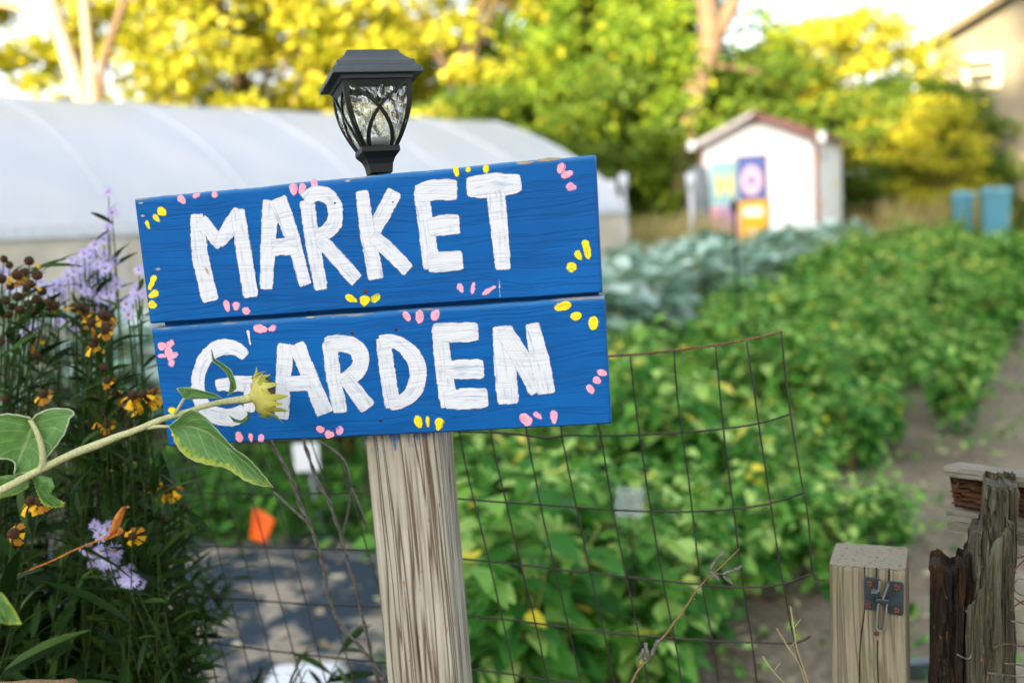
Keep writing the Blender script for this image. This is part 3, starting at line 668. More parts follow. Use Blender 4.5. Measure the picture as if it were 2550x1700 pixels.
# ------------------------------------------------------------------ wire fence
def fdepth(x):
    pts = [(-200, 2.25), (0, 2.05), (500, 1.62), (900, 1.40), (1240, 1.31), (1900, 1.27), (2000, 1.24), (2100, 1.20)]
    for (a, b), (c, d) in zip(pts, pts[1:]):
        if x <= c: return b+(d-b)*max(0, (x-a)/(c-a))
    return 1.2
fence = empty('wire_fence', (0, 1.3, 0)); tag(fence, 'rusty welded wire mesh fence running behind the sign to the gate post', 'fence')
def fpt(p, off=0): q = at(p[0], p[1], fdepth(p[0])+off); q.y -= 1.3; return q
right = [[(470, 150), (485, 300), (510, 495), (555, 800), (612, 1130), (668, 1400), (700, 1620)],
 [(658, 125), (680, 400), (715, 620), (740, 830), (770, 1100), (830, 1390), (860, 1620)],
 [(840, 108), (870, 440), (905, 720), (920, 830), (950, 1090), (1000, 1400), (1025, 1620)],
 [(975, 90), (1028, 450), (1065, 700), (1085, 830), (1110, 1000), (1135, 1150), (1180, 1390), (1250, 1620)],
 [(1125, 45), (1150, 300), (1165, 400), (1180, 500), (1220, 740), (1245, 850), (1255, 1090), (1265, 1115), (1280, 1126), (1312, 1122)],
 [(310, 160), (330, 450), (345, 510), (395, 820), (450, 1100), (510, 1370), (555, 1620)],
 [(145, 165), (165, 455), (200, 640), (240, 820), (300, 1110), (355, 1340), (410, 1620)],
 [(-5, 170), (15, 465), (50, 640), (90, 850), (145, 1080), (210, 1360), (265, 1620)],
 [(-165, 175), (-140, 480), (-75, 760), (-10, 1040), (60, 1310), (125, 1620)],
 [(-300, 180), (-277, 500), (-137, 1062), (-60, 1400), (-20, 1620)]]
vert = [[c7(*p) for p in l] for l in right]
for x0 in (938, 878, 812, 747, 685, 625, 563, 507, 451, 397, 348, 304, 263, 228, 192, 158, 125, 92, 60, 28):
    tp = 1090+ (950-x0)*.0; l = []
    for k in range(9):
        y = 1020+k*90; dy = y-1446
        l.append((x0+dy*.275-(dy*dy)*.00005+rng.uniform(-2.5, 2.5), y))
    vert.append(l)
mb = MB()
for l in vert: mb.tube(resample(smoothpts([fpt(p) for p in l], 1), 28), .00115, 6)
hor = [[c7(*p) for p in l] for l in (
 [(-700, 165), (-300, 170), (375, 153), (560, 137), (700, 122), (850, 103), (1000, 75), (1090, 55), (1130, 42)],
 [(-600, 470), (-150, 480), (0, 492), (80, 505), (120, 512), (165, 492), (340, 497), (510, 493), (700, 483), (880, 465), (1030, 445), (1170, 400)],
 [(-450, 752), (-250, 772), (0, 790), (200, 803), (395, 818), (560, 825), (740, 826), (920, 815), (1085, 790), (1190, 755), (1230, 740)],
 [(-450, 1010), (-200, 1035), (0, 1055), (150, 1075), (300, 1090), (450, 1108), (620, 1125), (780, 1142), (960, 1155), (1135, 1145), (1260, 1090)],
 [(-400, 1255), (0, 1300), (200, 1328), (400, 1353), (600, 1370), (830, 1385), (1000, 1393), (1180, 1398), (1220, 1385), (1250, 1365)],
 [(-300, 1500), (0, 1535), (200, 1568), (500, 1590)])]
hor += [[(0, 1085), (200, 1098), (420, 1108), (600, 1104), (900, 1085)],
 [(-50, 1215), (200, 1215), (390, 1222), (560, 1229), (700, 1229), (908, 1227), (960, 1228)],
 [(-50, 1335), (200, 1340), (380, 1357), (560, 1362), (700, 1364), (860, 1367), (925, 1369)],
 [(0, 1440), (200, 1455), (357, 1469), (490, 1487), (600, 1491), (766, 1504), (940, 1510), (1000, 1512)],
 [(0, 1525), (200, 1540), (312, 1549), (446, 1585), (580, 1607), (724, 1626), (956, 1649), (1000, 1652)]]
for i, l in enumerate(hor): mb.tube(resample(smoothpts([fpt(p, .0012) for p in l], 1), 50), .0013 if i else .0016, 6, mi=1 if i == 0 else 0)
fo = mb.build('wire_mesh', [M['wire'], M['toprust']], fence, smooth=True)
# twisted strands hanging behind the sign
tws = [([(370, 60), (385, 150), (400, 180), (430, 280), (470, 380), (530, 480), (570, 600), (610, 700), (640, 850), (690, 980), (730, 1170), (780, 1370), (790, 1460), (830, 1560)], 1, 'doubled grey wire strand hanging closest to the sign post'),
 ([(170, 60), (190, 150), (260, 260), (320, 380), (350, 500), (405, 600), (470, 760), (510, 950), (540, 1100), (600, 1230), (700, 1330), (780, 1420), (840, 1530)], 1, 'long bent grey wire strand passing beside the orange flag'),
 ([(460, 110), (590, 190), (640, 270), (665, 400), (640, 560), (610, 680), (600, 740), (570, 760)], 0, 'short hooked wire loop just under the sign by the post'),
 ([(665, 400), (720, 520), (760, 640)], 0, 'thin wire end touching the left edge of the sign post'),
 ([(195, 420), (290, 510), (400, 605)], 0, 'straight silvery wire piece starting at the tip of the drooping leaf')]
for l, dbl, lab in tws:
    P = resample(smoothpts([at(*c6(*p), 1.33) for p in l], 2), 90 if dbl else 40); mb = MB()
    if dbl:
        for ph in (0, math.pi): mb.tube([p+Vector((math.cos(i*.5+ph)*.0015, math.sin(i*.5+ph)*.0015, 0)) for i, p in enumerate(P)], .0016, 6)
    else: mb.tube(P, .0017, 6)
    tag(mb.build('wire_strand', M['galv'], smooth=True), lab, 'wire', 'loose wire strands behind the sign')

# ------------------------------------------------------------------ gate post with latch
GM = frame(-.412, -.0059, .0056, (.4329, 1.2054, .9668)); GMi = GM.inverted()
def on_gate(x, y, depth=-.0445):
    o = GMi @ CAM; d = GMi.to_3x3() @ ray(x, y); t = (depth-o.y)/d.y; return o+d*t
gp = empty('gate_post', mw=GM); tag(gp, 'short square wooden gate post carrying a dark metal latch', 'post')
mb = MB(); rows = []; hw = .0445; ring = []
for k in range(4):
    a0 = [(-1, -1), (1, -1), (1, 1), (-1, 1)][k]; a1 = [(-1, -1), (1, -1), (1, 1), (-1, 1)][(k+1) % 4]
    for j in range(10):
        t = j/10; x = a0[0]+(a1[0]-a0[0])*t; y = a0[1]+(a1[1]-a0[1])*t; n_ = (abs(x)**16+abs(y)**16)**(1/16); ring.append((x/n_*hw, y/n_*hw))
ring.append(ring[0])
for i in range(70):
    z = -.0012-.97*(i/69)**1.2; rows.append([(x*(1+.016*mnoise.noise(Vector((x*70, y*70, z*3)))), y*(1+.016*mnoise.noise(Vector((x*70, y*70+9, z*3)))), z) for x, y in ring])
rows.insert(0, [(x*.985, y*.985, 0) for x, y in ring])
mb.grid(rows, flip=True); gb = mb.build('post_body', M['gatepost'], gp, smooth=True)
def m_end():
    b = NB('post_end_rings'); v = b.coord('Object', (1, 1, 1), loc=(-.015, .07, 0)); wv = b.n('ShaderNodeTexWave', wave_type='RINGS', rings_direction='Z'); b.l(v, wv.inputs[0])
    wv.inputs['Scale'].default_value = 55; wv.inputs['Distortion'].default_value = 2.5; wv.inputs['Detail Scale'].default_value = 30
    n = b.noise(b.coord('Object'), 150, 4); c = b.mix(b.math('MULTIPLY', wv.outputs[1], .7), (.42, .38, .29), (.20, .17, .12)); c = b.mix(b.ramp(n, [(.55, 0), (.7, .8)]), c, (.12, .10, .07))
    return b.fin(c, .9, b.bump(b.math('SUBTRACT', n, wv.outputs[1]), 1, .002), .2)
M['end'] = m_end()
mb = MB(); gN = 14; rws = []
for i in range(gN+1):
    rws.append([])
    for j in range(gN+1):
        x = -1+2*i/gN; y = -1+2*j/gN; n_ = max(1, (abs(x)**16+abs(y)**16)**(1/16)); rws[-1].append((x/n_*hw*.985, y/n_*hw*.985, .0004+.0009*mnoise.noise(Vector((x*5, y*5, 1)))))
mb.grid(rws, flip=True); mb.build('end_grain', M['end'], gp, smooth=True)
for pts, w_ in (([(530, 812), (532, 1000), (528, 1130), (500, 1300), (497, 1568)], .0008), ([(608, 818), (606, 890)], .0009), ([(690, 825), (688, 905)], .0010), ([(615, 1290), (612, 1400), (620, 1568)], .0009)):
    P = [on_gate(*c8(*p), -.0452) for p in pts]; mb = MB(); mb.tube([(p.x, -.0447, p.z) for p in smoothpts(P, 1)], w_, 5); mb.build('crack', M['rot'], gb)
latch = MB(); y0 = -.0462
def g2(x, y): p = on_gate(*c8(x, y), y0); return (p.x, p.z)
def roundpoly(pts, r=.3):
    out = []; n = len(pts)
    for i in range(n):
        p = Vector(pts[i]); a_ = Vector(pts[i-1]); b_ = Vector(pts[(i+1) % n])
        for t in (0, .33, .66, 1):
            q0 = p.lerp(a_, r*(1-t)); q1 = p.lerp(b_, r*t); out.append(tuple(q0.lerp(q1, t)))
    return out
latch.prism(roundpoly([g2(525, 873), g2(632, 885), g2(628, 1000), g2(622, 1098), g2(528, 1085)][::-1], .14), y0-.0012, y0+.0012)
latch.prism(roundpoly([g2(688, 900), g2(787, 912), g2(784, 1130), g2(692, 1118), g2(655, 1010)][::-1], .14), y0-.0012, y0+.0012)
lp = latch.build('latch_plate', M['steel'], gp, bevel=.0005)
mb = MB()
for pts in ([(690, 905), (668, 960), (655, 1003), (640, 1025), (622, 1030), (615, 1100), (610, 1190), (622, 1208), (650, 1212), (662, 1190), (672, 1090), (682, 1020)], [(628, 885), (626, 950), (612, 965), (590, 960), (578, 962)]):
    P = [on_gate(*c8(*p), y0) for p in pts]; rws = []
    P = resample(smoothpts([Vector((p.x, 0, p.z)) for p in P], 2), 40)
    for i, p in enumerate(P):
        d = (P[min(i+1, 39)]-P[max(i-1, 0)]).normalized(); s = Vector((d.z, 0, -d.x))*.0009
        rws.append([(p.x-s.x, y0-.001, p.z-s.z), (p.x-s.x, y0-.009, p.z-s.z), (p.x+s.x, y0-.009, p.z+s.z), (p.x+s.x, y0-.001, p.z+s.z), (p.x-s.x, y0-.001, p.z-s.z)])
    mb.grid(rws)
mb.build('latch_hook', M['steeledge'], gp)
mb = MB(); mb.prism([g2(606, 1000), g2(692, 1005), g2(690, 1032), g2(604, 1028)][::-1], y0-.011, y0-.0012); mb.build('latch_bar', M['steel'], gp, bevel=.0008)
for x, y in ((563, 920), (740, 945), (555, 1060), (740, 1092), (608, 1248)):
    p = on_gate(*c8(x, y), y0); mtx = Matrix.Translation((p.x, y0-.0012 if y < 1200 else -.0447, p.z)) @ Matrix.Rotation(R_(90), 4, 'X'); r_ = .0042 if y < 1200 else .0032
    mb = MB(); mb.lathe([(.0001, .0012), (.0012, .0011), (.0014, .0022), (r_*.7, .0021), (r_, .0008), (r_, 0)], mtx, 14); mb.build('screw', M['rust'], lp if y < 1200 else gb, smooth=True)

# ------------------------------------------------------------------ rotten rail and broken post
def rel(pts, Y, conv=c9): return [at(*conv(*p), Y) for p in pts]
p0 = at(*c9(133, 215), 1.30); p1 = at(*c9(640, 290), 1.20)
xd = (p1-p0).normalized(); yd = Vector((0, 0, 1)).cross(xd).normalized(); zd = xd.cross(yd)
RM = Matrix(((xd.x, yd.x, zd.x, p0.x), (xd.y, yd.y, zd.y, p0.y), (xd.z, yd.z, zd.z, p0.z), (0, 0, 0, 1)))
rail = empty('weathered_rail', mw=RM); tag(rail, 'weathered rail end with a rotted out middle and a rusty nail', 'rail')
Lr = .55; s_ = .00051
mb = MB()
def bar(mb, z0, z1, y0_, y1_, x0=0, n=40, jag=.002):
    rws = []
    for i in range(n):
        x = x0+(Lr-x0)*i/(n-1); j = lambda k: jag*mnoise.noise(Vector((x*40, k*3.1, z0*50)))
        rws.append([(x, y0_+j(1), z0+j(2)), (x, y0_+j(3), (z0+z1)/2), (x, y0_+j(4)+.0015, z1+j(5)), (x, (y0_+y1_)/2, z1+j(9)+.001), (x, y1_, z1+j(6)), (x, y1_, z0+j(7)), (x, y0_+j(1), z0+j(2))])
    mb.grid(rws); mb.add(rws[0][:-1], [(5, 4, 3, 2, 1, 0)]); return mb
bar(mb, .0, .012, 0, .038); 
bar(mb, -.074, -.046, -.001, .036, jag=.003)
mb.build('rail_wood', M['rail'], rail)
mb = MB(); rws = []
for i in range(70):
    x = .003+(Lr-.003)*i/69
    rws.append([(x, .012+.010*mnoise.noise(Vector((x*55, k*1.9, 3)))+.003*math.sin(k*2.6), -.046+.047*k/14) for k in range(15)])
mb.grid(rws); mb.add([rws[0][0], rws[0][-1], (.003, .036, -.011), (.003, .036, -.046)], [(0, 1, 2, 3)]); mb.build('rotten_core', M['railrot'], rail)
mb = MB(); q = RM.inverted() @ at(*c9(205, 310), 1.27); q2 = RM.inverted() @ at(*c9(240, 240), 1.295)
mb.tube([q2, q2.lerp(q, .9)], .0016, 8); mb.tube([q2.lerp(q, .9), q], [.0034, .0036], 10); mb.build('nail', M['rust'], rail)
# broken post
BM = Matrix.Translation(at(*c9(350, 1568), 1.12)) ; BM.translation.z = .55
bp = empty('broken_post', mw=Matrix.Translation((BM.translation.x, 1.12, 0))); tag(bp, 'broken rotten dark post with a jagged splintered top in the corner', 'post')
def slab(name, left, right, top, Yf, th, mat, amp, seed, bot=1620):
    """split timber: columns across the width, each with its own jagged top"""
    n = 60; rws = []; mrows = 60; bx = bp.matrix_world.translation
    tops = []
    cols = []
    for j in range(n):
        u = j/(n-1); x = left+(right-left)*u
        k = 0
        while k < len(top)-2 and top[k+1][0] < x: k += 1
        f = min(1, max(0, (x-top[k][0])/(top[k+1][0]-top[k][0]+1e-9))); ty = top[k][1]+(top[k+1][1]-top[k][1])*f + 9*mnoise.noise(Vector((x*.09, seed, 0)))
        col = []
        for i in range(mrows):
            y = ty+(bot-ty)*i/(mrows-1); p = at(*c9(x+(bot-y)*.008, y), Yf)
            e = abs(2*u-1)**6*.02
            dd = amp*(mnoise.noise(Vector((x*.028, y*.0025, seed)))*1.2+.5*mnoise.noise(Vector((x*.1, y*.006, seed)))+.15*mnoise.noise(Vector((x*.3, y*.03, seed))))
            if i == 0: dd += .004
            col.append(Vector((p.x-bx.x, Yf-bx.y+dd+e, p.z)))
        cols.append(col)
    mb = MB(); mb.grid(cols)
    back = [[c_[0]+Vector((.46*th*k_/2, th*k_/2, -.004*k_)) for k_ in range(3)] for c_ in cols]; mb.grid(back, flip=True)
    for c_, fl in ((cols[0], False), (cols[-1], True)): mb.grid([[p, p+Vector((.46*th, th, 0))] for p in c_], flip=not fl)
    mb.grid([[c_[i]+Vector((.46*th, th, 0)) for i in (0, mrows-1)] for c_ in cols], flip=True)
    return mb.build(name, mat, bp, smooth=False)
def M_loc(o):   # materials of slabs use object coordinates
    return o
slab('rotten_heart', 80, 420, [(80, 870), (92, 830), (105, 805), (130, 822), (160, 850), (185, 862), (205, 850), (225, 800), (262, 790), (272, 745), (345, 700), (420, 640)], 1.150, .05, M['rot'], .012, 3)
slab('grey_splinter', 345, 632, [(345, 720), (352, 640), (384, 560), (388, 430), (394, 300), (415, 284), (470, 292), (560, 292), (620, 302), (632, 306)], 1.135, .06, M['greywood'], .012, 8)
slab('front_splinter', 330, 628, [(330, 1150), (345, 1100), (395, 960), (440, 760), (470, 640), (520, 580), (545, 545), (560, 530), (575, 525), (590, 520), (610, 530), (628, 545)], 1.118, .02, M['greywood'], .009, 15)
for i, (l, m_) in enumerate([([(653, 740), (620, 755), (590, 745), (600, 715)], 'rust'), ([(653, 770), (610, 810), (585, 840), (600, 850)], 'rust'), ([(653, 895), (610, 885), (585, 930), (595, 975), (653, 1000)], 'galv'), ([(560, 1100), (600, 1060), (653, 1030)], 'rust'), ([(565, 985), (600, 1020), (653, 1060)], 'rust'), ([(415, 1500), (520, 1515), (653, 1530)], 'galv'), ([(570, 1165), (620, 1170), (653, 1180)], 'galv'), ([(455, 1340), (520, 1305), (653, 1330)], 'rust'), ([(215, 1380), (295, 1420), (318, 1370)], 'galv'), ([(530, 1440), (600, 1445), (653, 1455)], 'galv')]):
    lab = ['rusty wire end on the broken post level with the rail', 'bent rusty wire just under the topmost one on the broken post', 'silvery wire loop curling at the edge of the broken post', 'crossed rusty wire rising to the picture edge below the loop', 'crossed rusty wire falling to the picture edge below the loop', 'lowest silvery wire stapled across the broken post', 'short pale wire below the crossed rusty wires', 'rusty arched wire low on the broken post', 'small forked silvery wire on the dark rotten wood', 'thin silvery wire just above the lowest one'][i]
    mb = MB(); mb.tube(smoothpts([at(*c9(*p), 1.098) for p in l+([(700, l[-1][1]+5)] if l[-1][0] > 640 else [])], 2), .0009, 6); tag(mb.build('wire_strand', M[m_], smooth=True), lab, 'wire', 'wire bits on the broken post')

# ------------------------------------------------------------------ sunflower
sfl = empty('sunflower', (0, 0, 0)); tag(sfl, 'drooping green sunflower stem with a faded head lying across the sign', 'flower')
sd_ = lambda x: .97+.07*(x/600)       # distance of the stem from the viewer at picture column x
def sp(x, y, off=0): q = sf(x, y); return at(q[0], q[1], sd_(q[0])+off)
st = [(-700, 1560), (-400, 1420), (-100, 1265), (0, 1215), (160, 1130), (300, 1055), (460, 975), (620, 900), (800, 838), (980, 762), (1040, 748), (1180, 690), (1320, 630), (1440, 598), (1600, 545), (1780, 495), (1900, 480), (2000, 470), (2050, 455)]
stw = [44, 40, 34, 33, 33, 32, 30, 30, 31, 34, 33, 27, 26, 26, 23, 22, 24, 30, 42]
P = [sp(*p) for p in st]; rr = [q/3.267/FPX*1.0 for q in stw]
P2 = resample(smoothpts(P, 2), 80); mb = MB(); r2 = [float(np.interp(i/79, np.linspace(0, 1, len(rr)), rr)) for i in range(80)]
mb.tube(P2, r2, 14, jit=.05); mb.build('stem', M['sunstem'], sfl, smooth=True)
def leaf(name, mid, left, right, off0=0, fold=.012, tipoff=0., curl=0., mat='sunleaf', n=26, parent=sfl, conv=sp, rim=0.0, jag=0, yl=(0, 0, 0)):
    mid, left, right = ([Vector((*p, 0)) for p in resample([Vector((a, b, 0)) for a, b in q], n)] for q in (mid, left, right))
    rws = []; uvs = []; ats = []
    for i in range(n):
        t = i/(n-1); r = []; u = []; a_ = []
        for k in range(-6, 7):
            f = abs(k)/6; tgt = left[i] if k < 0 else right[i]
            p = mid[i][:2] if False else mid[i].lerp(tgt, f)
            if jag and f == 1: p = p + (tgt-mid[i]).normalized()*jag*((i % 2)*2-1)
            o_ = off0+tipoff*t - fold*math.sin(f*math.pi/2)*(.6+.4*math.sin(t*3)) + curl*f*f + .004*mnoise.noise(Vector((t*5, k*.4, off0*9)))
            r.append(conv(p[0], p[1], o_)); u.append((t, .5+k/12)); a_.append(max(yl[0]*f**1.5 if k < 0 else yl[1]*f**1.5, t**4*yl[2]))
        rws.append(r); uvs.append(u); ats.append(a_)
    mb = MB(); mb.grid(rws, uvs, ats); o = mb.build(name, M[mat], parent, smooth=True)
    if rim:
        m2 = MB(); m2.tube([r[0] for r in rws], rim, 5); m2.tube([r[-1] for r in rws], rim, 5); m2.build('leaf_rim', M['leafrim'], o, smooth=True)
    return o
leaf('leaf', [(1375, 692), (1560, 690), (1700, 740), (1850, 860), (2000, 985), (2110, 1090), (2225, 1188)],
     [(1375, 690), (1430, 645), (1500, 572), (1575, 552), (1680, 620), (1790, 745), (1900, 870), (2010, 940), (2110, 1045), (2225, 1188)],
     [(1375, 695), (1412, 745), (1418, 820), (1480, 905), (1570, 968), (1700, 1003), (1830, 1022), (1900, 1062), (1990, 1130), (2080, 1165), (2225, 1188)], -.012, .010, -.01, rim=.0004, jag=3, yl=(.3, .95, 1))
m_ = MB(); m_.tube([sp(1200, 705), sp(1290, 690, -.006), sp(1380, 692, -.012)], [.0022, .0018, .0014], 8); m_.build('leaf_stalk', M['sunstem'], sfl, smooth=True)
leaf('leaf', [(1500, 462), (1560, 425), (1640, 425), (1730, 440), (1812, 462)], [(1500, 462), (1432, 380), (1530, 372), (1640, 398), (1740, 425), (1812, 462)], [(1500, 462), (1560, 468), (1640, 465), (1730, 460), (1812, 464)], -.012, .004, rim=.0003)
m_ = MB(); m_.tube([sp(1420, 600), sp(1450, 545, -.004), sp(1500, 460, -.012)], [.0022, .0016, .0013], 8); m_.build('leaf_stalk', M['sunstem'], sfl, smooth=True)
leaf('leaf', [(1850, 440), (1890, 400), (1895, 340), (1865, 255), (1790, 190), (1735, 150), (1718, 60)], [(1850, 440), (1865, 395), (1872, 335), (1845, 260), (1785, 200), (1728, 160), (1717, 60)], [(1850, 440), (1925, 385), (1915, 320), (1880, 230), (1810, 180), (1745, 140), (1720, 60)], -.010, .003, rim=.0003)
leaf('leaf', [(2030, 570), (2020, 620), (1970, 652), (1905, 640), (1862, 595)], [(2030, 570), (2030, 628), (1975, 666), (1900, 655), (1862, 595)], [(2030, 570), (2000, 610), (1960, 640), (1912, 630), (1862, 595)], -.006, .002)
# the large leaf held up at the far end of the stem
leaf('leaf', [(262, 640), (250, 700), (225, 800), (180, 900), (150, 980), (130, 1040), (115, 1075)],
     [(262, 640), (190, 605), (60, 590), (-60, 605), (-150, 700), (-150, 900), (-60, 955), (40, 950), (105, 965), (130, 1000), (115, 1075)],
     [(262, 640), (300, 590), (420, 545), (540, 548), (618, 575), (560, 630), (535, 730), (455, 850), (385, 930), (345, 1010), (290, 1055), (115, 1078)], .012, .012, rim=.0009, jag=4)
m_ = MB(); m_.tube(smoothpts([sp(330, 1045), sp(352, 980, -.002), sp(345, 880, -.004), (sp(310, 760, -.002)), sp(262, 660, .004), sp(225, 622, .01)], 2), [.0038]*1+[.0030]*20, 10) if False else None
pp_ = resample(smoothpts([sp(330, 1045), sp(352, 980, -.002), sp(345, 880, -.004), sp(310, 760, -.002), sp(262, 660, .004), sp(225, 622, .01)], 2), 24)
m_.tube(pp_, list(np.linspace(.0036, .0022, 24)), 10); m_.build('leaf_stalk', M['sunstem'], sfl, smooth=True)
leaf('leaf', [(262, 1105), (310, 1190), (380, 1280), (440, 1320), (520, 1335)], [(262, 1105), (300, 1230), (340, 1320), (420, 1352), (520, 1345)], [(262, 1105), (330, 1090), (420, 1110), (448, 1190), (405, 1228), (445, 1262), (525, 1310)], .004, .008, .006, jag=3, yl=(1, .4, 1))
leaf('leaf', [(240, 1130), (150, 1150), (50, 1170), (-60, 1190), (-200, 1210)], [(240, 1130), (180, 1085), (60, 1085), (-60, 1110), (-200, 1200)], [(240, 1130), (230, 1190), (130, 1245), (0, 1275), (-200, 1230)], .016, .006, .01, yl=(0, .8, 0))
leaf('leaf', [(-150, 2020), (-60, 2080), (20, 2180), (60, 2290)], [(-150, 2020), (-150, 2150), (-120, 2260), (60, 2300)], [(-150, 2020), (20, 2040), (120, 2180), (180, 2300), (60, 2300)], -.10, .01, .0, yl=(0, .9, .9))
def d2(x, y, o_=0): return at(x/2.24, 1000+y/2.24, .95+o_)
# flower head
hc = sp(2055, 452); hx = (sp(2190, 425, .004)-sp(2040, 455)).normalized(); hm = hx.to_track_quat('Z', 'Y').to_matrix().to_4x4(); hm.translation = hc
K = 1/3.267/FPX*1.03
mb = MB(); mb.lathe([(26*K, -60*K), (32*K, -25*K), (60*K, 5*K), (120*K, 24*K), (165*K, 50*K), (175*K, 80*K), (160*K, 110*K), (140*K, 100*K)], hm, 32, jit=.04); head = mb.build('flower_head', M['bract'], sfl, smooth=True)
me_ = head.data.attributes['var'].data; 
for a_ in me_: a_.value = .9
mb = MB(); mb.lathe([(.0001*1, 178*K), (60*K, 180*K), (120*K, 165*K), (160*K, 138*K), (165*K, 70*K)], hm, 40, jit=.03); mb.build('seed_face', M['seed'], head, smooth=False)
for k in range(30):
    q = 2*math.pi*k/30+rng.uniform(-.08, .08); layer = k % 3; ln = (170, 130, 100)[layer]*K*rng.uniform(.8, 1.3); wd = rng.uniform(26, 38)*K
    rd = Vector((math.cos(q), math.sin(q), 0)); tn = Vector((-math.sin(q), math.cos(q), 0)); mb = MB(); rws = []; ats = []; vv = rng.random()
    pos = rd*168*K + Vector((0, 0, (55-12*layer)*K)); a_ = R_(rng.uniform(-25, 40)) + layer*.12; 
    down = (hm.to_3x3() @ rd).z < -.1
    upw = (hm.to_3x3() @ rd).z > .45
    if down: a_ += rng.uniform(.1, .45)
    if upw: ln *= .72; a_ += .25
    bend = rng.uniform(-.9, .6) + (.7 if down else .1)
    for i in range(9):
        t = i/8; ww = wd*(1-t)**.85*(.75+1.1*t)+.0001; dirv = Vector((0, 0, 1))*math.cos(a_)+rd*math.sin(a_)
        rws.append([hm @ (pos+tn*ww*s+rd*(-.25*ww*(1-abs(s)))*-1) for s in (-1, 0, 1)]); ats.append([min(1, vv*.5+.5*(1-t))]*3)
        pos = pos+dirv*ln/8; a_ += bend/8
    mb.grid(rws, at=ats); mb.build('bract', M['bract'], head, smooth=True)

# ------------------------------------------------------------------ dry stalks at the fence
tg = empty('seed_stalk', (0, 0, 0)); tag(tg, 'bare brown twig with fuzzy grey seed pods in front of the fence', 'twig')
TY = 1.16
P = smoothpts([at(*tw(*p), TY) for p in ((-60, 1900), (30, 1700), (95, 1568), (185, 1390), (290, 1310), (400, 1105), (500, 1010), (560, 900), (620, 850), (700, 720), (750, 640), (800, 560), (860, 500), (945, 395), (1010, 365), (1100, 275), (1190, 190), (1270, 110))], 2)
mb = MB(); P = resample(P, 90); mb.tube(P, list(np.linspace(.0019, .0006, 90)), 8, jit=.12); mb.tube([at(*tw(740, 660), TY), at(*tw(790, 655), TY)], .0006, 6); mb.tube([at(*tw(1000, 380), TY), at(*tw(1070, 382), TY)], .0005, 6); mb.tube([at(*tw(185, 1390), TY), at(*tw(175, 1320), TY)], .0005, 6); mb.build('stalk', M['twig'], tg, smooth=True)
for a0, a1, wd in (((950, 340), (1010, 240), 17), ((1010, 240), (1105, 135), 15), ((1075, 385), (1200, 345), 17), ((1200, 345), (1300, 300), 17), ((1090, 400), (1200, 505), 17), ((990, 385), (1050, 450), 18), ((945, 350), (985, 395), 16), ((400, 1095), (345, 1180), 22), ((345, 1180), (305, 1300), 20), ((240, 1130), (290, 1300), 20), ((270, 1130), (240, 1210), 13), ((230, 1190), (180, 1320), 17), ((235, 1280), (265, 1330), 20)):
    A = at(*tw(*a0), TY-.002); B = at(*tw(*a1), TY-.002); mb = MB(); kk = wd/4.355/FPX*1.16
    mb.tube([A.lerp(B, t)+Vector((0, rng.uniform(-.0008, .0008), rng.uniform(-.0006, .0006))) for t in np.linspace(0, 1, 8)], [kk*q for q in (.55, .9, 1.1, 1, 1.1, .95, .8, .45)], 9, jit=.2)
    for _ in range(14):
        t = rng.random(); p = A.lerp(B, t); v = Vector((rng.uniform(-1, 1), rng.uniform(-1, 1), rng.uniform(-1, 1))).normalized(); mb.tube([p+v*kk*.9, p+v*kk*1.7], .00012, 3)
    mb.build('seed_pod', M['pod'], tg, smooth=True)
for lab, l in (('pale dry grass stalk leaning right against the wire by the gate post', [(1104, 1330), (1160, 1420), (1215, 1500), (1245, 1640)]), ('upright pale dry grass stalk forking beside the gate post', [(1165, 1235), (1180, 1330), (1190, 1420), (1235, 1540), (1255, 1640)]), ('lowest dry grass stalk slanting toward the gate post foot', [(1044, 1452), (1090, 1520), (1140, 1568), (1200, 1640)])):
    mb = MB(); mb.tube(smoothpts([at(*c7(*p), 1.22) for p in l], 2), .0009, 6); mb.tube([at(*c7(l[1][0], l[1][1]), 1.22), at(*c7(l[1][0]+30, l[1][1]-40), 1.22)], .0005, 5); tag(mb.build('grass_stalk', M['straw'], smooth=True), lab, 'grass stalk', 'dry grass stalks by the gate post')

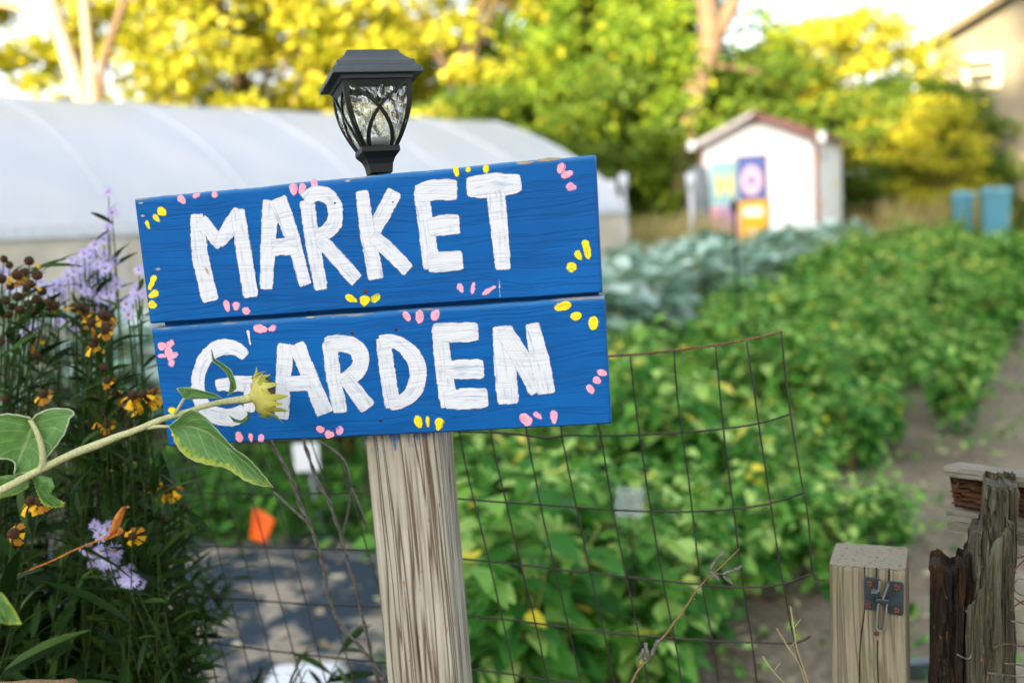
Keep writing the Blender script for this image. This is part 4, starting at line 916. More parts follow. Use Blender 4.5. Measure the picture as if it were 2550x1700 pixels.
# ------------------------------------------------------------------ flower bushes
nar = leaf_template(3, 5, lambda t: .085*math.sin(math.pi*min(1, t*.92+.06))**.8, .25, .25)
def aster_mesh():
    mb = MB()
    n = 16
    for k in range(n):
        q = 2*math.pi*k/n+rng.uniform(-.1, .1); r0, r1 = .0016, .0108*rng.uniform(.85, 1.1); d = Vector((math.cos(q), math.sin(q), 0)); t = Vector((-math.sin(q), math.cos(q), 0)); v = rng.random()
        mb.grid([[d*r0-t*.0005, d*r0+t*.0005], [d*(r0+r1)*.5-t*.0013+Vector((0, 0, .001)), d*(r0+r1)*.5+t*.0013+Vector((0, 0, .001))], [d*r1-t*.0006, d*r1+t*.0006]], at=[[v]*2]*3)
    mb.lathe([(.0001, .0022), (.0016, .0018), (.0022, .0004)], Matrix.Identity(4), 8, mi=1); return mb.mesh('aster_flower')
def helen_mesh(petals):
    mb = MB(); mb.lathe([(.0001, .0065), (.0035, .0062), (.0060, .0035), (.0066, 0), (.0056, -.0035), (.0030, -.0055)], Matrix.Identity(4), 12, mi=1, jit=.06)
    n = rng.randint(4, 8) if petals else rng.randint(0, 2)
    for k in range(n):
        q = 2*math.pi*k/max(1, n)+rng.uniform(-.3, .3); d = Vector((math.cos(q), math.sin(q), 0)); t = Vector((-math.sin(q), math.cos(q), 0)); v = rng.random(); L = rng.uniform(.005, .011)*(1 if petals else .7); dr_ = rng.uniform(.2, 1.1)
        a_ = d*.005-Vector((0, 0, .003)); b_ = a_+d*L*.6-Vector((0, 0, L*.4*dr_)); c_ = a_+d*L-Vector((0, 0, L*dr_))
        mb.grid([[a_-t*.0012, a_+t*.0012], [b_-t*.003, b_+t*.003], [c_-t*.0042, c_, c_+t*.0042][::2]], at=[[v]*2]*3)
    return mb.mesh('sneezeweed_flower')
AM = [aster_mesh() for _ in range(3)]; HMs = [helen_mesh(True) for _ in range(3)]; HMd = [helen_mesh(False) for _ in range(3)]
for m_ in AM: m_.materials.append(M['aster']); m_.materials.append(M['eye'])
for m_ in HMs+HMd: m_.materials.append(M['gold']); m_.materials.append(M['cone'])
def herb(name, base, heads, label, cat, grp, meshes, extra=8, leafsize=.07, lean=(.0, .0), nleaf=16, Hx=1.25, seed=1):
    rg = random.Random(seed); root = empty(name, base); tag(root, label, cat, grp); base = Vector(base)
    mb = MB(); Ps = []; Ds = []; Sz = []
    def leaves(P, dens):
        for i in range(len(P)-1):
            for _ in range(dens):
                f = rg.random(); p = P[i].lerp(P[i+1], f); d = (P[i+1]-P[i]).normalized(); o = Vector((rg.gauss(0, 1), rg.gauss(0, 1), rg.gauss(0, .4))).normalized()
                Ps.append(p); Ds.append((o+d*.7)); Sz.append(leafsize*rg.uniform(.5, 1.25)*(1 if i > 0 else .6))
    tgts = [(h, True) for h in heads]+[((base+Vector((rg.uniform(-.28, .28)+lean[0], rg.uniform(-.22, .22)+lean[1], Hx*rg.uniform(.45, .98)))), False) for _ in range(extra)]
    for tg_, isf in tgts:
        h = tg_[0] if isf and isinstance(tg_, tuple) else tg_
        rel_ = Vector(h)-base; b0 = Vector((rg.uniform(-.10, .10), rg.uniform(-.08, .08), 0))
        m1 = b0.lerp(rel_, .45)+Vector((rg.uniform(-.05, .05), rg.uniform(-.05, .05), .10)); m2_ = b0.lerp(rel_, .8)+Vector((rg.uniform(-.02, .02), rg.uniform(-.02, .02), .02))
        P = resample(smoothpts([b0, m1, m2_, rel_], 2), 14); mb.tube(P, list(np.linspace(.0022, .0008, 14)), 5); leaves(P[2:], 4 if not isf else 2)
        if not isf: leaves(P[8:], 3)
    mb.build('stems', M['fstem'], root, smooth=True)
    if Ps:
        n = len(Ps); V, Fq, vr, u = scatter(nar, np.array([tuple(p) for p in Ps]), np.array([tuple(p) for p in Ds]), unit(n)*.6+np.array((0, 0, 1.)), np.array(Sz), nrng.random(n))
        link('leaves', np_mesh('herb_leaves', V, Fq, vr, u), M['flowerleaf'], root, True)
    for h in heads:
        pos, kind, fc = (h[0], h[1], h[2]) if isinstance(h, tuple) else (h, 0, None)
        o = bpy.data.objects.new('flower', meshes[kind][rg.randrange(3)]); COL.objects.link(o); o.parent = root; o.location = pos-base
        d = Vector((rg.uniform(-.5, .5), -1.0, rg.uniform(.0, .9))) if kind == 0 and meshes is AF else Vector((rg.uniform(-.7, .7), rg.uniform(-.9, .1), 1))
        if fc: d = Vector(fc)
        o.rotation_euler = d.to_track_quat('Z', 'Y').to_euler(); s = rg.uniform(.85, 1.2)*(.98 if meshes is AF else .92); o.scale = (s, s, s)
    return root
AF = [AM]; HF = [HMd, HMs]
def hp(l, Y, kinds=None, jx=.05): return [(at(*q, Y+rng.uniform(-jx, jx)), k, None) for q, k in l]
A4 = [(605, 175), (625, 290), (600, 380), (580, 440), (545, 640), (425, 685), (305, 725), (560, 765), (590, 715), (400, 560), (500, 540), (470, 600), (380, 640), (360, 700), (330, 690), (480, 730), (590, 600), (640, 560), (530, 470), (610, 770), (450, 700), (520, 500), (580, 520), (410, 620), (510, 680), (545, 580), (560, 650), (620, 650), (460, 640), (500, 600), (350, 760), (440, 590), (570, 700), (650, 690), (300, 690), (260, 720), (520, 620), (470, 520), (600, 560), (560, 820), (600, 820), (520, 730)]
A4b = [(755, 750), (795, 745), (718, 860), (775, 610), (740, 770), (705, 800), (770, 720)]
A4c = [(190, 935), (230, 680), (330, 900), (120, 690), (200, 700), (450, 900), (150, 930), (420, 930), (60, 720), (30, 990), (480, 900), (250, 740), (130, 960), (20, 620)]
A5 = [(530, 690), (560, 740), (600, 710), (500, 840), (520, 890), (600, 880), (640, 830), (630, 900), (600, 950), (560, 830), (470, 820), (690, 950), (705, 1000), (660, 980), (760, 1060), (790, 1020), (740, 1000), (650, 870), (580, 900), (545, 870), (730, 940)]
A5b = [(705, 1180), (780, 1190), (850, 1200), (885, 1180), (700, 1275), (755, 1350), (840, 1410), (870, 1450), (865, 1480), (695, 1480), (825, 1390), (880, 1475), (740, 1350)]
def mk(l, conv): return [(conv(*p), 0) for p in l]
AG = 'lavender asters beside the sign'
herb('aster_plant', (-.75, 1.62, 0), hp(mk(A4, c4), 1.55), 'tall lavender aster in full bloom standing highest in front of the white greenhouse', 'flower plant', AG, AF, 3, .045, Hx=1.25, seed=2)
herb('aster_plant', (-.60, 1.55, 0), hp(mk(A4b, c4), 1.45), 'small lavender aster spray touching the upper board edge of the sign', 'flower plant', AG, AF, 2, .045, Hx=1.1, seed=3)
herb('aster_plant', (-.86, 1.75, 0), hp(mk(A4c, c4), 1.68), 'lavender aster half hidden among the brown seed heads', 'flower plant', AG, AF, 3, .045, Hx=1.2, seed=4)
herb('aster_plant', (-.46, 1.50, 0), hp(mk(A5, c5), 1.34), 'lavender aster cluster hanging low under the withered orange leaf', 'flower plant', AG, AF, 1, .04, Hx=.8, seed=5)
herb('aster_plant', (-.30, 1.48, 0), hp(mk(A5b, c5), 1.45), 'scattered pale aster blooms lowest down in front of the weed fabric', 'flower plant', AG, AF, 1, .04, Hx=.5, seed=6)
H1 = [(22, 550, 0), (52, 582, 0), (163, 560, 0), (138, 625, 0), (136, 672, 0), (208, 640, 0), (235, 730, 0), (30, 780, 0), (70, 815, 0), (160, 800, 0), (235, 800, 0), (290, 825, 0), (20, 860, 0), (110, 1005, 0), (175, 990, 1), (205, 775, 0), (150, 715, 1), (95, 640, 1), (60, 700, 0), (10, 660, 0), (270, 790, 0), (5, 1010, 0), (300, 810, 0), (30, 1330, 0), (190, 840, 0), (110, 830, 0), (50, 860, 0), (170, 690, 0), (100, 760, 0)]
H2 = [(440, 815, 1), (480, 830, 0), (570, 860, 0), (610, 890, 1), (585, 945, 1), (580, 975, 0), (550, 1065, 0), (505, 905, 1), (520, 1025, 1), (580, 1150, 0), (600, 930, 0), (420, 820, 0), (205, 1090, 0), (540, 990, 0), (590, 870, 1), (480, 850, 1), (625, 880, 1)]
H3 = [(600, 1225, 1), (660, 1225, 0), (740, 1310, 1), (780, 1330, 1), (820, 1370, 0), (560, 1440, 1), (700, 1450, 0), (850, 1290, 1), (720, 1470, 0), (770, 1370, 1), (700, 1330, 0), (650, 1290, 1), (830, 1320, 1), (540, 1330, 0), (240, 1300, 1), (680, 1400, 0), (735, 1345, 0), (800, 1300, 1), (595, 1470, 1), (620, 1250, 0)]
H4 = [(630, 310, 1), (700, 300, 0), (610, 280, 1), (800, 440, 1), (850, 430, 1), (935, 490, 1), (1025, 590, 0), (900, 650, 0), (930, 530, 1), (960, 480, 1), (840, 470, 0), (580, 70, 1), (530, 90, 1), (690, 90, 0), (590, 120, 0), (715, 300, 1), (870, 460, 0)]
HG = 'sneezeweed plants with brown cones'
herb('sneezeweed_plant', (-.98, 1.5, 0), hp([(c4(a, b), k) for a, b, k in H1], 1.42), 'sneezeweed plant full of dark brown cones at the left edge of the picture', 'flower plant', HG, HF, 26, .055, Hx=1.12, seed=12)
herb('sneezeweed_plant', (-.72, 1.45, 0), hp([(c4(a, b), k) for a, b, k in H2], 1.38), 'sneezeweed plant with gold petals just below the lavender asters', 'flower plant', HG, HF, 24, .055, Hx=1.08, seed=13)
herb('sneezeweed_plant', (-.60, 1.42, 0), hp([(c4(a, b), k) for a, b, k in H3], 1.36), 'sneezeweed plant with orange tattered heads beside the lower board of the sign', 'flower plant', HG, HF, 20, .06, Hx=1.0, seed=14)
herb('sneezeweed_plant', (-.52, 1.50, 0), hp([(c5(a, b), k) for a, b, k in H4], 1.44), 'sneezeweed plant with small orange heads below the sunflower stem', 'flower plant', HG, HF, 9, .08, Hx=.8, seed=15)
herb('sneezeweed_plant', (-.85, 1.32, 0), [(at(*c5(75, 735), 1.2), 1, (-.3, -.8, .3)), (at(*c5(170, 555), 1.22), 1, (0, -.5, 1)), (at(*c5(225, 555), 1.22), 1, (.2, -.4, 1))], 'dark leafy sneezeweed plant with three open yellow flowers low at the left edge', 'flower plant', HG, HF, 26, .10, Hx=.86, seed=16)
herb('sneezeweed_plant', (-.62, 1.30, 0), [(at(*c5(740, 750), 1.28), 1, (.1, -1, .3))], 'sneezeweed plant with one bright yellow flower beside the withered orange leaf', 'flower plant', HG, HF, 17, .10, Hx=.62, seed=17)
herb('sneezeweed_plant', (-.98, 1.42, 0), [], 'leafy flowerless sneezeweed plant filling the dark lower corner', 'flower plant', HG, HF, 40, .08, Hx=.95, seed=18)
herb('sneezeweed_plant', (-1.0, 1.75, 0), [], 'leafy flowerless sneezeweed plant hidden farthest back behind the asters', 'flower plant', HG, HF, 40, .06, Hx=1.12, seed=19)
herb('sneezeweed_plant', (-.78, 1.62, 0), [], 'leafy flowerless sneezeweed plant between the asters and the wire fence', 'flower plant', HG, HF, 34, .06, Hx=.98, seed=20)
# withered leaf on its twig
wt = empty('withered_twig', (0, 0, 0)); tag(wt, 'thin orange twig ending in a curled withered orange leaf', 'twig')
mb = MB(); mb.tube(smoothpts([at(*c5(*p), 1.25) for p in ((-60, 1040), (0, 1010), (160, 940), (320, 875), (400, 830), (560, 770), (640, 730))], 2), .0012, 6); mb.build('stalk', M['withered'], wt, smooth=True)
for l in ([(560, 770), (620, 750), (650, 660), (690, 580), (715, 590)], [(580, 775), (640, 750), (670, 730), (660, 700)]):
    Pm = resample(smoothpts([at(*c5(*p), 1.245) for p in l], 2), 14); mb = MB(); mb.grid([[p+Vector((-.006*math.sin(i/13*3.0), .003, .0)), p+Vector((0, -.003, 0)), p+Vector((.006*math.sin(i/13*3.0), .004, 0))] for i, p in enumerate(Pm)]); mb.build('dry_leaf', M['withered'], wt, smooth=True)
# brown fallen leaf at the bottom corner
Pm = [at(x, y, .98) for x, y in ((-60, 1690), (0, 1690), (60, 1684), (120, 1686), (165, 1680), (175, 1700))]
mb = MB(); mb.grid([[p+Vector((0, .02, -.012)), p+Vector((0, 0, -.004)), p+Vector((.002, -.01, -.03)), p+Vector((0, .01, -.06))] for p in resample(Pm, 16)]); tag(mb.build('dried_leaf', M['twig'], smooth=True), 'large dried brown leaf at the very bottom of the picture by the flower bush', 'leaf')

# ------------------------------------------------------------------ small things on the beds
fl = empty('marker_flag', tuple(on_ground(655, 1420))); tag(fl, 'small bright orange plastic marker flag behind the wire fence', 'flag'); fb = fl.location.copy()
Yd = fb.y
mb = MB(); mb.tube([Vector((.0, 0, 0)), at(664, 1355, Yd)-fb, at(632, 1262, Yd)-fb], .002, 6); mb.build('wire', M['wire'], fl)
mb = MB(); A, B, C_, D = [at(*p, Yd)-fb for p in ((630, 1262), (686, 1294), (661, 1352), (621, 1345))]
rws = [[A.lerp(B, u).lerp(D.lerp(C_, u), v)+Vector((0, .008*math.sin(u*4+v), 0)) for u in np.linspace(0, 1, 8)] for v in np.linspace(0, 1, 8)]; mb.grid(rws)
o = mb.build('flag', M['orange'], fl, smooth=True); s_m = o.modifiers.new('s', 'SOLIDIFY'); s_m.thickness = .001
g0 = on_ground(805, 1335); tc = empty('plant_label', tuple(g0)); tag(tc, 'white plant label card on a grey rod under the sign', 'plant label')
mb = MB(); mb.tube([(0, 0, 0), at(772, 1170, g0.y)-g0], .010, 8); mb.build('rod', M['greyrod'], tc)
mb = MB(); q = at(763, 1138, g0.y-.03)-g0; mb.box(q, (.115, .006, .128)); mb.build('card', M['whiteplastic'], tc, bevel=.002)
g0 = bed(1.2, -1.0); tc = empty('plant_label', tuple(g0)); tag(tc, 'translucent plastic plant label half hidden in the bush behind the fence', 'plant label')
q = at(1568, 1250, 2.35)-g0; mb = MB(); mb.box(q, (.068, .003, .075), Matrix.Rotation(.12, 3, 'Y')); 
def m_clear():
    b = NB('cloudy_plastic'); b.fin((.45, .52, .52), .3, alpha=.30); return b.m
M['clear'] = m_clear(); mb.build('card', M['clear'], tc); mb = MB(); mb.tube([q-Vector((0, 0, .03)), q-Vector((0, 0, .25))], .002, 6); mb.build('rod', M['wire'], tc)
# black hose
P = [at(x, y, 1)-CAM for x, y in ((-50, 1330), (100, 1345), (300, 1352), (450, 1360), (600, 1370), (760, 1378), (900, 1392), (1000, 1398))]
mb = MB(); mb.tube([CAM+p*((.03-EYE)/p.z) for p in P], .028, 10); tag(mb.build('irrigation_hose', M['hose'], smooth=True), 'black irrigation hose lying along the edge of the weed fabric', 'hose')
g0 = on_ground(760, 1745); bx = empty('white_tub', tuple(g0)); tag(bx, 'upturned white plastic tub on the weed fabric at the bottom edge', 'tub')
mb = MB(); mb.sqrings([(.13, .10, 0), (.12, .09, .06), (.10, .075, .085), (.095, .07, .088)]); mb.build('tub_body', M['whiteplastic'], bx, bevel=.006)
g0 = on_ground(2320, 1690); o = MB().box((g0.x, g0.y, .03), (.35, .04, .06)).build('metal_edging', M['steel']); tag(o, 'strip of dark blue metal edging on the soil between the gate post and broken post', 'edging')
# slim stake lamp
g0 = Vector((at(1840, 700, 6.2).x+.01, 6.2, gz(6.2))); sk = empty('stake_lamp', tuple(g0)); tag(sk, 'slim dark stake lamp standing among the kale before the shed', 'lamp')
t0 = at(1828, 528, 6.2)-g0; mb = MB(); mb.tube([(0, 0, 0), t0], .009, 8); mb.build('rod', M['lamp'], sk)
mb = MB(); mb.lathe([(.010, -.02), (.018, 0), (.022, .035), (.030, .04), (.014, .06), (.003, .085)], Matrix.Translation(t0), 12); mb.build('lamp_head', M['lamp'], sk, smooth=True)

# ------------------------------------------------------------------ garden beds
ovate = leaf_template(3, 5, lambda t: .36*math.sin(math.pi*min(1, t**.75*.97+.02))**.9, .3, .35)
def bush_mesh(name, H, W, n, size, tm=ovate, shoots=15):
    P = []; D = []; Nn = []; T = []; per = n//shoots
    for k in range(shoots):
        th = k*2.4+nrng.uniform(-.4, .4); rad = W*nrng.uniform(.15, 1.0); h = H*nrng.uniform(.72, 1.12)*(1-.28*(rad/W)**2)
        e = np.array((rad*math.cos(th), rad*math.sin(th), h)); o = np.array((math.cos(th), math.sin(th), 0))
        t = .10+.90*nrng.random(per)**.8; pos = np.outer(t, e)*np.array((1, 1, 0))+np.outer(t**.8, (0, 0, h)); pos[:, :2] *= (t**.35)[:, None]
        q = nrng.random(per)*6.283; rd = np.stack([np.cos(q), np.sin(q), nrng.uniform(-.15, .45, per)], 1)
        P.append(pos+rd*.055*(1.25-t)[:, None]*1.6); D.append(rd+o*.25+unit(per)*.25+np.array((0, 0, -.15))); Nn.append(np.array((0, 0, 1.))+rd*.35+unit(per)*.45); T.append(t)
    P, D, Nn, T = (np.concatenate(a) for a in (P, D, Nn, T)); n = len(P)
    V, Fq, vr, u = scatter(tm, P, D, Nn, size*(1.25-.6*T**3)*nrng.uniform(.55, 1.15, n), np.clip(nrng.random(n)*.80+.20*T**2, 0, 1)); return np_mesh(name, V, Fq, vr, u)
lanc = leaf_template(3, 5, lambda t: .17*math.sin(math.pi*min(1, t*.95+.03))**.9, .25, .3)
for i, (x, y, h_, wd_, n_, lab) in enumerate(((-.98, 1.66, 1.14, .28, 1800, 'dark leafy weed bush at the left edge behind the sneezeweed'), (-.76, 1.60, 1.06, .24, 1700, 'dark leafy weed bush filling the middle of the flower clump'), (-.60, 1.52, .72, .18, 700, 'dark leafy weed bush low beside the hanging asters'), (-.86, 1.36, .80, .22, 1200, 'dark leafy weed bush nearest the viewer under the sunflower leaf'))):
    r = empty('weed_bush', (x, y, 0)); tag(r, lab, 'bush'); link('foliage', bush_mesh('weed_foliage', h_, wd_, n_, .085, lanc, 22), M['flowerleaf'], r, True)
    mb = MB(); [mb.tube([(0, 0, 0), (.3*wd_*math.cos(k), .3*wd_*math.sin(k), h_*.4), (.6*wd_*math.cos(k), .6*wd_*math.sin(k), h_*.8)], .003, 5) for k in range(7)]; mb.build('stems', M['fstem'], r)
BV = []
for i in range(5):
    root = empty('pepper_bush', (0, 0, 0)); mb = MB()
    for k in range(7):
        q = rng.uniform(0, 6.28); mb.tube([(0, 0, 0), (.08*math.cos(q), .08*math.sin(q), .25), (.22*math.cos(q), .22*math.sin(q), .5)], [.006, .004, .002], 5)
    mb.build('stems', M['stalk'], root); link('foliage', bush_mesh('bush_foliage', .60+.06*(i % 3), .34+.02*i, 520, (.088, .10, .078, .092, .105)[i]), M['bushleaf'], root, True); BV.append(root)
BG = 'leafy green pepper bushes in the bed'
used = set()
def place(variants, k, p, s, label, cat, grp):
    src = variants[k]
    o = src if k not in used_set[id(variants)] else copy_tree(src); used_set[id(variants)].add(k)
    o.location = p; o.rotation_euler = (0, 0, rng.uniform(0, 6.28)); o.scale = (s, s, s*rng.uniform(.9, 1.12)); tag(o, label, cat, grp); return o
used_set = {id(BV): set()}
nb = 0
for ti in range(44):
    t = -2.4+ti*.44
    for pi in range(6):
        pp = .12+pi*.40+rng.uniform(-.12, .12)
        if pi == 5:
            if rng.random() < .5: continue
            pp = -.18+rng.uniform(-.22, .1) - max(0, t-5)*.035
        p = bed(pp, t+rng.uniform(-.1, .1)+(pi % 2)*.2)
        if p.y < 2.1: continue
        if p.x < -.02-.12*(p.y-2.5) and p.y < 4.6: continue
        if pi in (0, 5) and p.y < 2.6: continue
        sc = rng.uniform(.66, 1.14)*(1.0 if p.y < 9 else 1.1)
        if p.y > 3.4 and rng.random() < .09: continue
        if pi == 0: sc *= .85
        if pi == 5: sc *= rng.uniform(.45, .85) if t < 5 else 1.0
        lab = 'leafy pepper bush in the near end of the bed right behind the wire fence' if p.y < 4.2 else 'leafy pepper bush in the middle of the long bed beside the path' if p.y < 9 else 'leafy pepper bush far down the long bed toward the shed'
        gr = BG+(' near' if p.y < 4.2 else ' middle' if p.y < 9 else ' far')
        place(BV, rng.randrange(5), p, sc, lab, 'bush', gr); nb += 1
# taller bushes beyond the path
for i in range(18):
    p = bed(-1.05-.035*i-rng.uniform(0, .9), 9.5+i*.5); place(BV, rng.randrange(5), p, rng.uniform(1.15, 1.5), 'tall dark green bush on the far side of the path at the picture edge', 'bush', 'tall bushes beyond the path')
# kale
kl = leaf_template(5, 8, lambda t: .30*min(1, (t*2.2)**1.2)*math.sqrt(max(0, 1-((t-.5)/.52)**2)) + .03, .35, .55, .035)
KV = []
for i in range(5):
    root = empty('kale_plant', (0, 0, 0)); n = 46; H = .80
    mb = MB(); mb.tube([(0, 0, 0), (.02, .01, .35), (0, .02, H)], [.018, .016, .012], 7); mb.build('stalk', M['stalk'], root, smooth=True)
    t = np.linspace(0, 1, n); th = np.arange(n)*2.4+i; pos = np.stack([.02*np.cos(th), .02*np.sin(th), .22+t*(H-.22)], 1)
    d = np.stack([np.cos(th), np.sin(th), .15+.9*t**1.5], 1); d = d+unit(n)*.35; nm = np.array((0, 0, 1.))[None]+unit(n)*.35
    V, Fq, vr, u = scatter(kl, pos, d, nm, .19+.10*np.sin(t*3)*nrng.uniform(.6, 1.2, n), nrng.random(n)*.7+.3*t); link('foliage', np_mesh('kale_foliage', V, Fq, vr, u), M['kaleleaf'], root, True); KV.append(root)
used_set[id(KV)] = set()
for ti in range(27):
    for pi in range(7):
        p = bed(2.35+pi*.56+rng.uniform(-.06, .06), .3+ti*.62+(pi % 2)*.3+rng.uniform(-.08, .08))
        if p.y < 5.0 or (p.x+ .2)*.0 > 1: continue
        # stay out of the greenhouse
        if (p.y - (p.x+15.0)) > -2.6*1.414-.3: continue
        far = p.y > 10
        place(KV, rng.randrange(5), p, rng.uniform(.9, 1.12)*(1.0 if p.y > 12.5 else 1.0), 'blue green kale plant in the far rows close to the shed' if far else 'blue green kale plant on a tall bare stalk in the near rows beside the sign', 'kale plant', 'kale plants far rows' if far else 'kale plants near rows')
# low weeds along the hose and by the gate post
weed = leaf_template(3, 4, lambda t: .3*math.sin(math.pi*min(1, t*.95+.03)), .2, .2)
def patch(name, pts, n, size, hmax, mat, label):
    c = np.array([tuple(pts[rng.randrange(len(pts))]) for _ in range(n)]); pos = c+nrng.normal(size=(n, 3))*np.array((.16, .12, 0)); pos[:, 2] += nrng.random(n)*hmax
    V, Fq, vr, u = scatter(weed, pos, unit(n)+np.array((0, 0, .2)), unit(n)*.4+np.array((0, 0, 1)), size*nrng.uniform(.6, 1.3, n), nrng.random(n)*.85)
    o = link(name, np_mesh(name, V, Fq, vr, u), mat, None, True); tag(o, label, name.replace('_', ' '), kind='stuff'); return o
patch('low_weeds', [on_ground(x, 1345-(i % 2)*40) for i, x in enumerate(range(380, 960, 35))]+[on_ground(380+i*13, 1150+(i*37) % 170) for i in range(42)], 2600, .065, .18, M['weedleaf'], 'low bright green weeds growing behind the black hose')
patch('ground_weeds', [bed(-.1-.2*(i % 4), i*.35) for i in range(24)]+[on_ground(x, y) for x, y in ((2260, 1640), (2300, 1610), (1800, 1640), (1200, 1660), (200, 1580), (280, 1490), (240, 1400))], 1100, .045, .07, M['bushleaf'], 'small weeds sprouting from the bare soil')
# leaf litter and straw on soil
n = 1500; lit = leaf_template(2, 3, lambda t: .25, .1, .1); px = nrng.uniform(-3.2, 2.6, n); py = nrng.uniform(2.3, 7, n)
V, Fq, vr, u = scatter(lit, np.stack([px, py, np.array([gz(v) for v in py])+.018], 1), unit(n)*np.array((1, 1, .15)), unit(n)*.3+np.array((0, 0, 1.)), nrng.uniform(.015, .06, n), nrng.random(n))
M['litter'] = leafmat('dry_litter', [(0, (.16, .12, .07)), (.6, (.36, .29, .18)), (1, (.52, .45, .30))], trans=.1)
tag(link('leaf_litter', np_mesh('leaf_litter', V, Fq, vr, u), M['litter']), 'dry leaves and crumbs littering the soil and fabric', 'litter', kind='stuff')
# dry straw grass in front of the shrubs
n = 2600; bl = leaf_template(2, 4, lambda t: .02*(1-t)+.003, 0, .25); c = [at(x, 520, 19.0) for x in range(2190, 2440, 16)]+[at(x, 540, 15.6) for x in range(1560, 1780, 14)]
c = np.array([(p.x, p.y, gz(p.y)) for p in c]); pos = c[nrng.integers(0, len(c), n)]+nrng.normal(size=(n, 3))*np.array((.2, .5, 0))
V, Fq, vr, u = scatter(bl, pos, unit(n)*.3+np.array((0, 0, 1.)), unit(n), nrng.uniform(.6, 1.25, n), nrng.random(n))
M['strawleaf'] = leafmat('dry_grass', [(0, (.28, .25, .10)), (1, (.50, .40, .20))], trans=.3)
tag(link('dry_grass', np_mesh('dry_grass', V, Fq, vr, u), M['strawleaf']), 'tall dry straw coloured grass behind the beds', 'grass', kind='stuff')

# ------------------------------------------------------------------ greenhouse
ax = Vector((.7, .714, 0)).normalized(); pr_ = Vector((ax.y, -ax.x, 0))        # along, and towards the viewer
G0 = Vector((-.15, 15.8, 0)); GZ = gz(15.8)-.05
gh = empty('greenhouse', mw=Matrix(((pr_.x, ax.x, 0, G0.x), (pr_.y, ax.y, 0, G0.y), (0, 0, 1, GZ), (0, 0, 0, 1))))
tag(gh, 'long white plastic film greenhouse tunnel behind the sign', 'greenhouse')
def arch(k):     # k 0..1 from the near hip over the ridge to the far one
    u = abs(1-2*k); x = 2.55*(1 if k < .5 else -1)*u; z = 1.30+1.50*(.80*(1-u)**.62+.20*(1-u**2)); return x, z
KN = 28; LG = 14.5
mb = MB(); rws = []
for i in range(60):
    y = -LG*i/59; sag = .02*abs(math.sin(y/1.45*math.pi)); rws.append([(arch(k/KN)[0]*(1-.01*sag), y, arch(k/KN)[1]-.035*(1-abs(math.sin(y/1.45*math.pi)))*0-sag*.6) for k in range(KN+1)])
mb.grid(rws); mb.build('film_cover', M['film'], gh, smooth=True)
for i in range(11):
    y = -1.45*i; mb = MB(); pts = [(2.6, y, 0)]+[(arch(k/KN)[0]*1.006, y, arch(k/KN)[1]+.004) for k in range(KN+1)]+[(-2.6, y, 0)]; mb.tube(pts, .011, 8); mb.build('hoop', M['hoop'], gh, smooth=True)
for s in (1, -1):
    MB().box((2.58*s, -LG/2, 1.32), (.05, LG, .10)).build('hip_board', M['hoop'], gh)
    MB().box((2.56*s, -LG/2, .64), (.02, LG-.1, 1.24)).build('side_curtain', M['curtain'], gh)
mb = MB(); poly = [(2.5, 0)]+[(arch(k/KN)[0]*.99, arch(k/KN)[1]-.01) for k in range(KN+1)]+[(-2.5, 0)]; mb.prism(poly, -.02, 0); mb.build('end_wall', M['film'], gh)
MB().box((0, .03, 1.0), (1.0, .04, 2.0)).build('door', M['hoop'], gh)

# ------------------------------------------------------------------ shed
SH = at(2034, 500, 17.5); SH.z = gz(17.5)-.02
shd = empty('garden_shed', mw=Matrix.Translation(SH) @ Matrix.Rotation(R_(-29), 4, 'Z')); tag(shd, 'small white garden shed with red gable roof and colourful painted door panels', 'shed')
W_, D_, HE, HR = 2.06, 2.3, 2.38, 2.82
poly = [(-W_, 0), (0, 0), (0, HE), (-W_/2, HR-.02), (-W_, HE)]
MB().prism(poly, 0, D_).build('wall', M['shedwhite'], shd)
for s in (0, 1):
    x0, x1 = (-W_/2, -W_-.07) if s else (-W_/2, .16); zr = HR+.02; ze = HR-(abs(x1-x0))*(HR-HE)/(W_/2)+.02
    mb = MB(); q = [(x0, zr), (x1, ze), (x1, ze+.045), (x0, zr+.045)]; mb.prism(q if s else q[::-1], -.26, D_+.2); mb.build('roof', M['roof'], shd)
    mb = MB(); q = [(x0, zr-.055), (x1, ze-.06), (x1, ze+.03), (x0, zr+.03)]; mb.prism(q if s else q[::-1], -.30, -.263); mb.build('fascia', M['fascia' if s else 'shedtrim'], shd)
    MB().box((x1+(-.02 if not s else .02)*0, -.29, ze+.0), (.12, .06, .16)).build('eave_block', M['shedwhite'], shd)
for x in (-W_+.0, .0): MB().box((x, -.012, HE/2), (.07, .03, HE)).build('corner_trim', M['shedtrim'], shd)
k_ = 1/4.9/FPX*18.0
def sx(x): return (x-1540)*k_/math.cos(R_(15))*1.0
def sz(y): 
    return at(1890, 260+y/4.9, 17.9).z - SH.z
for nm, x0, x1, y0_, y1_, mt in (('pale_panel', 305, 628, 655, 1215, 'pale'), ('blue_panel', 645, 968, 625, 1155, 'navy'), ('pink_panel', 305, 635, 1222, 1800, 'panpink'), ('orange_panel', 645, 985, 1162, 1800, 'panorange')):
    xa, xb, zb, za = sx(x0), sx(x1), sz(y0_), sz(y1_); za = max(.05, za)
    f_ = MB().box(((xa+xb)/2, -.012, (za+zb)/2), (xb-xa+.06, .022, zb-za+.05)).build('panel_frame', M['shedtrim' if 'blue' in nm or 'orange' in nm else 'shedwhite'], shd)
    p_ = MB().box(((xa+xb)/2, -.026, (za+zb)/2), (xb-xa-.01, .01, zb-za-.01)).build('door_panel', M[mt], shd)
